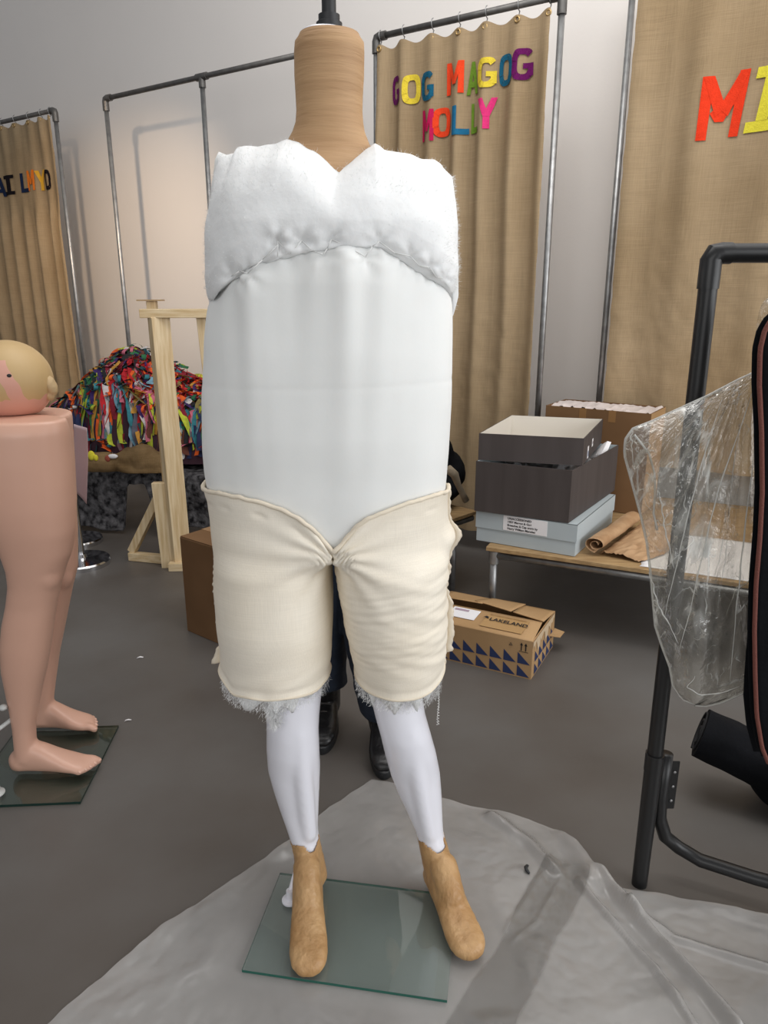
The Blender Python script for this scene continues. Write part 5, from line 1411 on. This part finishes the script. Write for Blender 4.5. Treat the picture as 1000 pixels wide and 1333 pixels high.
# one slanting band of the sheet is less milky than the rest
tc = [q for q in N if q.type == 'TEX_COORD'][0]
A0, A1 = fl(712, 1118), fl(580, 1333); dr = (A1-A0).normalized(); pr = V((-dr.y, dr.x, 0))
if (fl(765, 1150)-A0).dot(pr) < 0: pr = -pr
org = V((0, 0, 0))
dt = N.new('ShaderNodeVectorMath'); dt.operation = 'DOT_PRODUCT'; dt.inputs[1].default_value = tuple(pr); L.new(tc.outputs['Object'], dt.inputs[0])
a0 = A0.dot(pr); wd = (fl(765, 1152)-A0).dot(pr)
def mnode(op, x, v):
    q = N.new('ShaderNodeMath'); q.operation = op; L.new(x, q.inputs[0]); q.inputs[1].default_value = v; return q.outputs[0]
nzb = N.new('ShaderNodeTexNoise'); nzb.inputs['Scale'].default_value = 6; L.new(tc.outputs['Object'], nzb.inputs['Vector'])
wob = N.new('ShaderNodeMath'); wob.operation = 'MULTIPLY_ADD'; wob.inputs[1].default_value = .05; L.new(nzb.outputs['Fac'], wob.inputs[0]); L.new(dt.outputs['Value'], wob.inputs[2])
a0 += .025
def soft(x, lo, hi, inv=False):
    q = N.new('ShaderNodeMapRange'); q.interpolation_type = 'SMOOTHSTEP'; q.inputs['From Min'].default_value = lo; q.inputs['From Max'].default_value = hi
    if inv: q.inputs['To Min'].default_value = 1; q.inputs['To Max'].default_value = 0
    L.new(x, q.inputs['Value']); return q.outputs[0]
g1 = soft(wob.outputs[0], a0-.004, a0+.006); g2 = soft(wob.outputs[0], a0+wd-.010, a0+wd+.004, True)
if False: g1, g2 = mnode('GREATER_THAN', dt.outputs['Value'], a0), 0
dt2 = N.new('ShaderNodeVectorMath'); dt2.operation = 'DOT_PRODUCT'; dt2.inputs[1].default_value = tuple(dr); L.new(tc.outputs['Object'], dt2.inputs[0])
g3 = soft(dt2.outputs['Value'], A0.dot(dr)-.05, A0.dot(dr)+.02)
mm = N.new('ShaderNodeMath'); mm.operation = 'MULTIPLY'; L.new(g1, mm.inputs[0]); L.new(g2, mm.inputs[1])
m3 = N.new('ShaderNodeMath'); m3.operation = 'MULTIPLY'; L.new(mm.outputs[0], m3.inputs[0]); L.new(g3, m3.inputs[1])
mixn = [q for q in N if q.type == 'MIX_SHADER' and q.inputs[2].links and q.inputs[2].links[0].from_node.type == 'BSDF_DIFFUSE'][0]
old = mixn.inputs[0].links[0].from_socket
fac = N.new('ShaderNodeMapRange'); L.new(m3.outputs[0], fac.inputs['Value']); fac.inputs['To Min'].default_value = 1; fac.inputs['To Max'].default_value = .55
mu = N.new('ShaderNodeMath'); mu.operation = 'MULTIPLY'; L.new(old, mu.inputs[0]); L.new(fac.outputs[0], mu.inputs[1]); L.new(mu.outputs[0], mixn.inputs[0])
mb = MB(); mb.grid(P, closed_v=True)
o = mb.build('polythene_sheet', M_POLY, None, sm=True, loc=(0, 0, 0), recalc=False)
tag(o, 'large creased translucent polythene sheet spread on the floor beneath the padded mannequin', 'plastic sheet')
def scrap(px, py, label, pts, m, z=.0):
    c = fl(px, py, z); mb = MB(); mb.grid([[c+V((x, y, h+.001)) for x, y, h in r_] for r_ in pts])
    o = mb.build('paper_scrap' if m is M_PAPER else 'plastic_scrap', m, None, sm=True, solid=.0008); tag(o, label, 'scrap')
scrap(182, 857, 'tiny white paper scrap alone on the floor left of the cream padded thighs', [[(-.012, -.004, 0), (-.01, .005, .002)], [(0, -.003, .004), (.002, .006, .006)], [(.012, .002, .001), (.013, .008, .002)]], M_PAPER)
scrap(166, 939, 'tiny white paper scrap near the corner of the dark glass base', [[(-.010, -.004, 0), (-.008, .004, .003)], [(0, -.001, .004), (.002, .006, .005)], [(.012, .004, .001), (.011, .009, .001)]], M_PAPER)
c = fl(686, 1132, .008); mb = MB(); mb.tube([c+V((.004, -.013, 0)), c+V((-.002, -.006, .004)), c+V((-.003, .002, .005)), c+V((.003, .010, .003)), c+V((.006, .012, .002))], [.003, .0045, .0045, .004, .002], 8)
o = mb.build('plastic_scrap', M_BLKP, None, sm=True); tag(o, 'small curved black plastic bit lying on the polythene sheet', 'scrap')
c = fl(388, 1245, .0135); mb = MB(); mb.tube([c+V((.003*math.sin(i*.6), (i-4)*.0016, 0)) for i in range(9)], .0006, 5)
o = mb.build('thread_snippet', M_INK, None, sm=True); tag(o, 'tiny dark thread snippet on the glass base beside the left paper foot', 'thread')

# ------------------------------------------------------------------ person standing behind the mannequin
pe = thing('person', 'person in dark jeans and black boots standing hidden behind the padded mannequin', 'person', (-.11, 2.08, 0))
px_, py_ = -.115, 2.07
hipL, hipR = V((px_-.085, py_, .84)), V((px_+.085, py_, .84))
knL, anL = V((-.205, py_+.03, .45)), V((-.198, 2.20, .09)); knR, anR = V((-.050, py_-.02, .45)), V((.000, 2.075, .09))
mb = MB()
for h, k, a in ((hipL, knL, anL), (hipR, knR, anR)):
    mb.cap(h, k, .078, .052); mb.cap(k, a, .050, .034); mb.ell(lerp(k, a, .3)+V((0, .02, 0)), (.05, .052, .10), 16)
    mb.cap(a+V((0, .02, -.04)), a+V((0, -.12, -.055)), .034, .028)
mb.ell((px_, py_, .90), (.155, .105, .12), 24); mb.ell((px_, py_, 1.05), (.128, .09, .16), 24); mb.ell((px_, py_-.005, 1.22), (.155, .10, .15), 24); mb.ell((px_, py_, 1.32), (.15, .075, .07), 24)
mb.cap((px_, py_+.005, 1.33), (px_, py_-.012, 1.46), .052, .048)
hc2 = V((px_, py_-.02, 1.555))
mb.ell(hc2+V((0, .012, .012)), (.073, .092, .098), 28); mb.ell(hc2+V((0, -.022, -.05)), (.055, .062, .062), 24)
mb.cap(hc2+V((0, -.078, .014)), hc2+V((0, -.090, -.024)), .008, .0125); mb.ell(hc2+V((0, -.086, -.058)), (.022, .008, .010), 14)
for s in (-1, 1):
    mb.ell(hc2+V((s*.074, .008, -.012)), (.010, .020, .032), 14); mb.ell(hc2+V((s*.03, -.080, .022)), (.022, .010, .008), 12)
    sh = V((px_+s*.165, py_, 1.335)); el = V((px_+s*.195, py_+.02, 1.08)); wr = V((px_+s*.165, py_-.07, .86))
    mb.ell(sh, (.055, .055, .055), 16); mb.cap(sh, el, .048, .038); mb.cap(el, wr, .038, .026)
    d = (wr-el).normalized(); pa = wr+d*.045; ac = V((0, 1, 0)); ac = (ac-d*ac.dot(d)).normalized()
    Rm = Matrix((d.cross(ac), ac, d)).transposed(); mb.ell(pa, (.015, .040, .048), 16, Rm); mb.cap(wr-d*.01, pa, .025, .022)
    for i, (o_, L_) in enumerate(((-.030, .066), (-.010, .076), (.011, .070), (.030, .054))):
        q = pa+d*.035+ac*o_; inn = V((-s, 0, 0)); m1_ = q+d*L_*.5+inn*.008; m2_ = q+d*L_*.85+inn*.024
        mb.cap(q, m1_, .0098, .0092); mb.cap(m1_, m2_, .0092, .008)
    q = pa-ac*.032-d*.012; m1_ = q-ac*.022+d*.030+V((-s*.012, 0, 0)); mb.cap(q, m1_, .012, .0105); mb.cap(m1_, m1_+d*.028+V((-s*.006, 0, 0)), .0105, .009)
mb.blob('body', M_SKIN, pe, voxel=.0065, it=4)
for s in (-1, 1):
    mb = MB(); mb.ell(hc2+V((s*.030, -.081, .006)), (.011, .007, .006), 14); mb.build('eye', M_EYE, pe, sm=True)
mb = MB(); mb.ell(hc2+V((0, -.093, -.058)), (.020, .005, .006), 14); mb.build('mouth', M_LIP, pe, sm=True)
mb = MB(); mb.ell(hc2+V((0, .028, .030)), (.082, .094, .100), 26); mb.ell(hc2+V((0, .055, -.05)), (.075, .055, .09), 22); mb.ell(hc2+V((-.055, .02, -.02)), (.028, .06, .08), 18); mb.ell(hc2+V((.055, .02, -.02)), (.028, .06, .08), 18)
mb.blob('hair', M_HAIR, pe, voxel=.006, it=4, disp=lambda c: .003*nz(c.x*60, c.y*60, c.z*14), cut=lambda c: c.y < hc2.y-.045 and c.z < hc2.z+.062)
# clothes
wr_ = lambda c: .004*nz(c.x*10, c.y*10, c.z*22)+.002*nz(c.x*26, c.y*26, c.z*50)
mb = MB(); mb.ell((px_, py_, .91), (.170, .118, .11), 24); mb.ell((px_, py_, .85), (.150, .116, .09), 24); mb.ell((px_, py_+.02, .90), (.165, .122, .10), 24)
for h, k, a in ((hipL, knL, anL), (hipR, knR, anR)):
    mb.cap(h, k, .098, .084); e = lerp(k, a, .80 if a is anR else .86); mb.cap(k, e, .084, .076)
zc = {1: .155, 2: .135}
mb.blob('jeans', M_JEAN, pe, voxel=.0065, it=5, disp=wr_, cut=lambda c: c.z > 1.0 or c.z < (.165 if c.x < -.115 else .105))
mb = MB(); mb.ell((px_, py_, 1.06), (.152, .110, .20), 26); mb.ell((px_, py_, .96), (.176, .126, .10), 26); mb.ell((px_, py_-.005, 1.23), (.176, .118, .15), 26); mb.ell((px_, py_, 1.33), (.165, .088, .07), 24); mb.cap((px_, py_, 1.33), (px_, py_-.004, 1.40), .068, .060)
for s in (-1, 1):
    sh = V((px_+s*.165, py_, 1.335)); el = V((px_+s*.195, py_+.02, 1.08)); wr = V((px_+s*.165, py_-.07, .86))
    mb.ell(sh+V((-s*.02, 0, -.01)), (.060, .062, .060), 16); mb.cap(sh+V((-s*.012, 0, -.015)), el, .058, .048); mb.cap(el, lerp(el, wr, .90), .050, .036)
mb.blob('jumper', M_TOP, pe, voxel=.007, it=5, disp=wr_)
for nm, a in (('boot', anL), ('boot', anR)):
    mb = MB(); b_ = V((a.x, a.y, 0))
    mb.cap(b_+V((0, .012, .06)), lerp(a, knL if a is anL else knR, .40), .049, .058)
    rings = []
    for u, hw, zt_ in ((-.072, .022, .05), (-.06, .036, .08), (-.02, .040, .11), (.04, .041, .112), (.09, .045, .085), (.14, .047, .066), (.18, .042, .056), (.205, .030, .045), (.215, .014, .032)):
        y = .0-u; f2 = lambda v: math.copysign(abs(v)**(2/2.6), v)
        rings.append([b_+V((hw*f2(math.cos(2*pi*k/24)), y+.02, .026+(zt_-.018)/2+((zt_-.018)/2)*f2(math.sin(2*pi*k/24)))) for k in range(24)])
    mb.loft(rings); bo = mb.blob('boot', M_LEATH, pe, voxel=.005, it=4)
    mb = MB(); rings = []
    for zz_, g in ((.0, 1.0), (.012, 1.03), (.026, 1.03), (.032, .98)):
        rings.append([b_+V((x*g, y*g if True else y, zz_)) for x, y in [((.047 if v_ < 0 else .043)*math.cos(t)*(1 if v_ > -.5 else 1), (v_*.150 if v_ < 0 else v_*.085)-.04*(0)+0.0) for t, v_ in [(2*pi*k/32, math.sin(2*pi*k/32)) for k in range(32)]]])
    rings = [[p+V((0, -.045, 0)) for p in r_] for r_ in rings]
    mb.loft(rings); mb.build('sole', M_BLKP, bo, sm=40)
    lc = MB(); 
    for i in range(4):
        y = -.035-.022*i; z_ = .118-.016*i; lc.tube([b_+V((-.022, y, z_-.004)), b_+V((0, y-.004, z_+.004)), b_+V((.022, y, z_-.004))], .0025, 6)
    lc.build('laces', mat('dark_lace', (60, 56, 54), .8), bo, sm=True)


# ------------------------------------------------------------------ light and camera
w = bpy.data.worlds.new('World'); SC.world = w; w.use_nodes = True
w.node_tree.nodes['Background'].inputs[0].default_value = (.95, .97, 1, 1); w.node_tree.nodes['Background'].inputs[1].default_value = .32
def area(name, loc, tgt, sx, sy, power, col):
    l = bpy.data.lights.new(name, 'AREA'); l.shape = 'RECTANGLE'; l.size = sx; l.size_y = sy; l.energy = power; l.color = col
    o = bpy.data.objects.new(name, l); COL.objects.link(o); o.location = loc
    o.rotation_euler = (V(tgt)-V(loc)).to_track_quat('-Z', 'Y').to_euler(); return o
area('window_light', (4.6, -1.2, 2.3), (-.3, 1.8, 1.0), 5.0, 3.0, 225, (.97, .985, 1))
area('ceiling_light', (.9, 1.9, 4.4), (1.2, 3.2, 0), 5.0, 3.6, 95, (1, .975, .94))
area('front_fill', (-1.4, -3.4, 2.3), (-.1, 1.6, 1.1), 3.0, 2.4, 62, (1, .99, .98))  # unseen fill light added to even out the torso from the front left
area('wall_fill', W(-.7, 2.4, 4.3), W(-1.0, 0, 1.3), 2.6, .8, 42, (1, .985, .96))  # unseen area light added to brighten the right of the rear wall
def spot(name, loc, tgt, power, ang, col, blend=.6, rad=.04):
    l = bpy.data.lights.new(name, 'SPOT'); l.energy = power; l.spot_size = math.radians(ang); l.spot_blend = blend; l.color = col; l.shadow_soft_size = rad
    o = bpy.data.objects.new(name, l); COL.objects.link(o); o.location = loc
    o.rotation_euler = (V(tgt)-V(loc)).to_track_quat('-Z', 'Y').to_euler(); return o
spot('track_spotlight', W(-3.4, 2.3, 2.9), W(-5.15, 0, 1.45), 190, 56, (1, .74, .50), 1.0)

bpy.data.batch_remove(TRASH+[q.data for q in TRASH]); bpy.data.scenes.remove(TMP)
cam = bpy.data.cameras.new('Camera'); co = bpy.data.objects.new('Camera', cam); COL.objects.link(co)
cam.sensor_fit = 'VERTICAL'; cam.sensor_height = 24.0; cam.lens = 24.0*F/1333
cam.clip_start = .05
co.location = CAMP; co.rotation_euler = (pi/2-TH, 0, 0)
SC.camera = co
SC.view_settings.view_transform = 'Standard'; SC.view_settings.look = 'None'
SC.view_settings.exposure = -0.17
SC.cycles.transparent_max_bounces = 24
SC.cycles.max_bounces = 8
